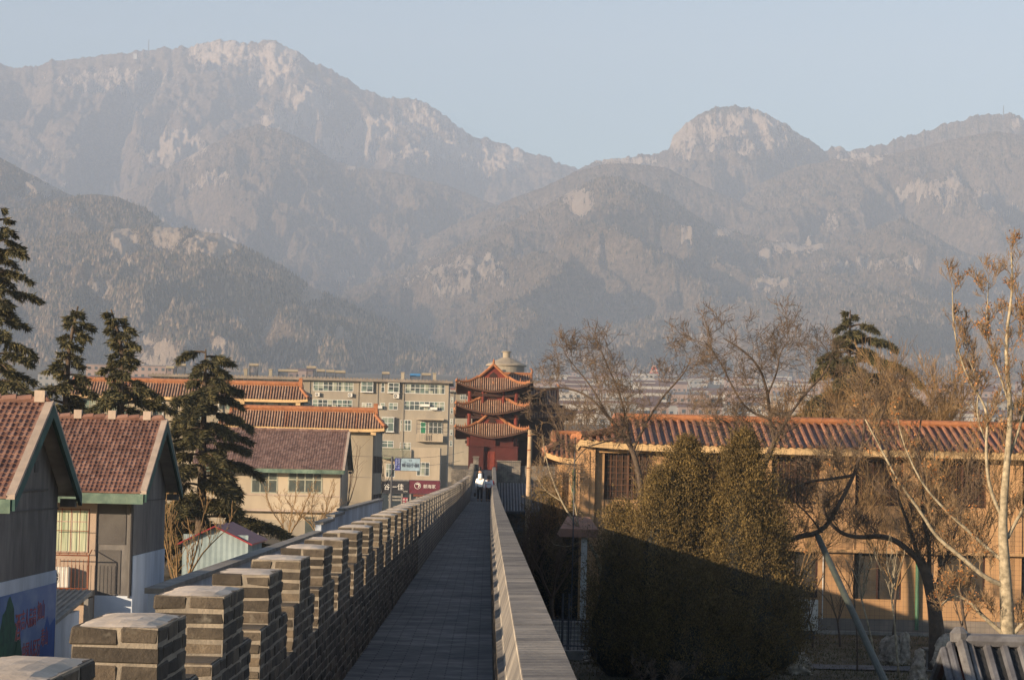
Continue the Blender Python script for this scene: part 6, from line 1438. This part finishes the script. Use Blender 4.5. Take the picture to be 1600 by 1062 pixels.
limb_tree('pale_sapling', 'pale slender tree with white forked branches by the hall porch', 108, [(945, 960), (938, 880), (922, 850), (905, 828)],
          [([(905, 828), (876, 782), (858, 735), (850, 700), (848, 680)], .05, .015), ([(905, 828), (897, 780), (888, 745), (890, 715)], .035, .012), ([(876, 782), (850, 765), (838, 742)], .03, .01), ([(915, 840), (890, 855), (865, 850)], .03, .01)], (.09, .06), 'planebark', 36, n=7, L=1.1, lvl=3, lsc=1.0)
# golden twiggy trees behind the hall and a family of plain bare trees
def bare(name, px, d, base, h, label, seed, matl='goldtwig', n=9, L=None, group=None, trunk_h=.3, spread=.7, up=.6, leaves=None, lvl=3, r=.12, lean=0):
    rs = np.random.RandomState(seed); x = PX(px, d); t = thing(name, (x, d, base), label, 'tree' if h > 2.5 else 'shrub', group)
    tp, dd = wander(rs, (x, d, base - .1), np.array([lean, 0, 1.]), h * trunk_h, 4, .06)
    mb = MB(); mb.tube(tp, list(np.linspace(r, r * .75, 5)), 7); mb.build('trunk', M['bark' if matl != 'planebark' else matl], t, smooth=True)
    cr = MB(); lv = (leaves, []) if leaves else None
    for k in range(5):
        a = k * 2.4; dr = np.array([math.cos(a) * spread * .6, math.sin(a) * spread * .6, 1.0]); lp, _ = wander(rs, tp[-1], dr, h * (1 - trunk_h) * rs.uniform(.75, 1), 7, .1, .02)
        sprout(cr, rs, lp, r * .5, .012, n, L or h * .24, lvl - 1, up, .2, lv, .15, spread)
    cr.build('crown', M[matl], t)
    if lv and lv[1]:
        P = np.array(lv[1]); blade_mesh('leaves', P, rs.normal(0, 1, P.shape), rs.uniform(.08, .16, len(P)), .08, M['dryleaf'], t, rs)
    return t
bare('bare_tree', 1445, 124, 0, 13.0, 'golden twiggy tree whose fine crown rises over the hall roof left of the plane tree', 41, n=32, leaves=.05)
bare('bare_tree', 1385, 126, 0, 12.4, 'golden twiggy tree in front of the pointed cedar behind the hall', 42, n=34, leaves=.03)
bare('bare_tree', 1290, 128, 0, 11.5, 'thin twiggy tree at the left foot of the pointed cedar behind the hall', 43, n=28)
bare('bare_tree', 1060, 124, 0, 12.0, 'grey twiggy tree over the middle of the hall roof', 44, 'barktwig', n=14)
bare('bare_tree', 905, 140, 0, 11.0, 'grey twiggy tree between the corner tower and the hall roof', 45, 'barktwig', n=13)
bare('bare_tree', 283, 84, .8, 5.4, 'vase-shaped bare tree beside the red roofed house and blue shed', 46, 'goldtwig', n=7, trunk_h=.34, spread=.55, up=.8, r=.09, lean=.05)
bare('bare_tree', 548, 190, 2.2, 8.0, 'small bare tree against the corner of the beige hall', 47, 'barktwig', n=6, trunk_h=.25, r=.09, lvl=2)
bare('bare_tree', 455, 150, 2.2, 4.2, 'low many-branched bare fruit tree before the lilac roofed house', 48, 'goldtwig', n=9, trunk_h=.12, spread=.9, r=.10)
bare('bare_tree', 500, 154, 2.2, 4.0, 'low bare fruit tree nearer the stepped lane wall', 49, 'goldtwig', n=9, trunk_h=.15, spread=.9, r=.10)
bare('bare_tree', 838, 118, 0, 6.0, 'dim twiggy tree in the shade beside the concrete pole', 50, 'barktwig', n=9, spread=1.0)
bare('bare_tree', 870, 112, 0, 5.0, 'dim twiggy tree in the shade below the porch', 51, 'barktwig', n=9, spread=1.0)
bare('bare_shrub', 1042, 76, 0, 2.0, 'bare grey shrub with upright twigs at the foot of the big cypress', 52, 'barktwig', n=12, trunk_h=.08, spread=1.0, r=.04, up=.35)
bare('bare_tree', 1345, 92, 0, 4.6, 'slender young tree left of the leaning prop', 53, 'barktwig', n=4, trunk_h=.6, spread=.4, r=.035, lvl=2)
bare('bare_tree', 1375, 90, 0, 4.8, 'slender pale young tree beside the leaning prop', 54, 'planebark', n=4, trunk_h=.6, spread=.4, r=.04, lvl=2)
bare('bare_tree', 1411, 89, 0, 4.9, 'slender pale young tree in front of the garden rocks', 55, 'planebark', n=4, trunk_h=.6, spread=.4, r=.045, lvl=2)
bare('bare_tree', 1318, 105, 0, 3.2, 'tiny bare tree under the second lower hall window', 56, 'barktwig', n=5, trunk_h=.35, spread=.6, r=.05, lvl=2)
bare('bare_tree', 1275, 104, 0, 3.6, 'tiny bare tree beside the two-fan air conditioner', 57, 'barktwig', n=5, trunk_h=.35, spread=.6, r=.05, lvl=2)
bare('bare_tree', 1507, 106, 0, 3.0, 'tiny bare tree between the old dark tree and the plane tree', 58, 'barktwig', n=5, trunk_h=.35, spread=.6, r=.05, lvl=2)
bare('bare_tree', 605, 235, 1.5, 8.5, 'bare street tree beside the shadowed side of the beige hall', 59, 'barktwig', n=6, trunk_h=.3, r=.1, lvl=2)

bare('bare_tree', 1252, 101, 0, 8.6, 'golden twiggy tree standing just right of the propped crooked branch', 61, n=17, trunk_h=.3, r=.07, spread=.9, leaves=.03)
bare('bare_tree', 1400, 103, 0, 8.8, 'golden twiggy tree before the pier between the second and third hall windows', 62, n=17, trunk_h=.3, r=.07, spread=.9, leaves=.04)
bare('bare_tree', 1520, 102, 0, 9.2, 'golden twiggy tree just left of the pale plane trunk', 63, n=17, trunk_h=.3, r=.07, spread=.9, leaves=.08)
bare('bare_tree', 960, 116, 0, 8.6, 'grey twiggy tree in front of the left end of the hall', 64, 'barktwig', n=12, trunk_h=.3, r=.08, spread=.9)
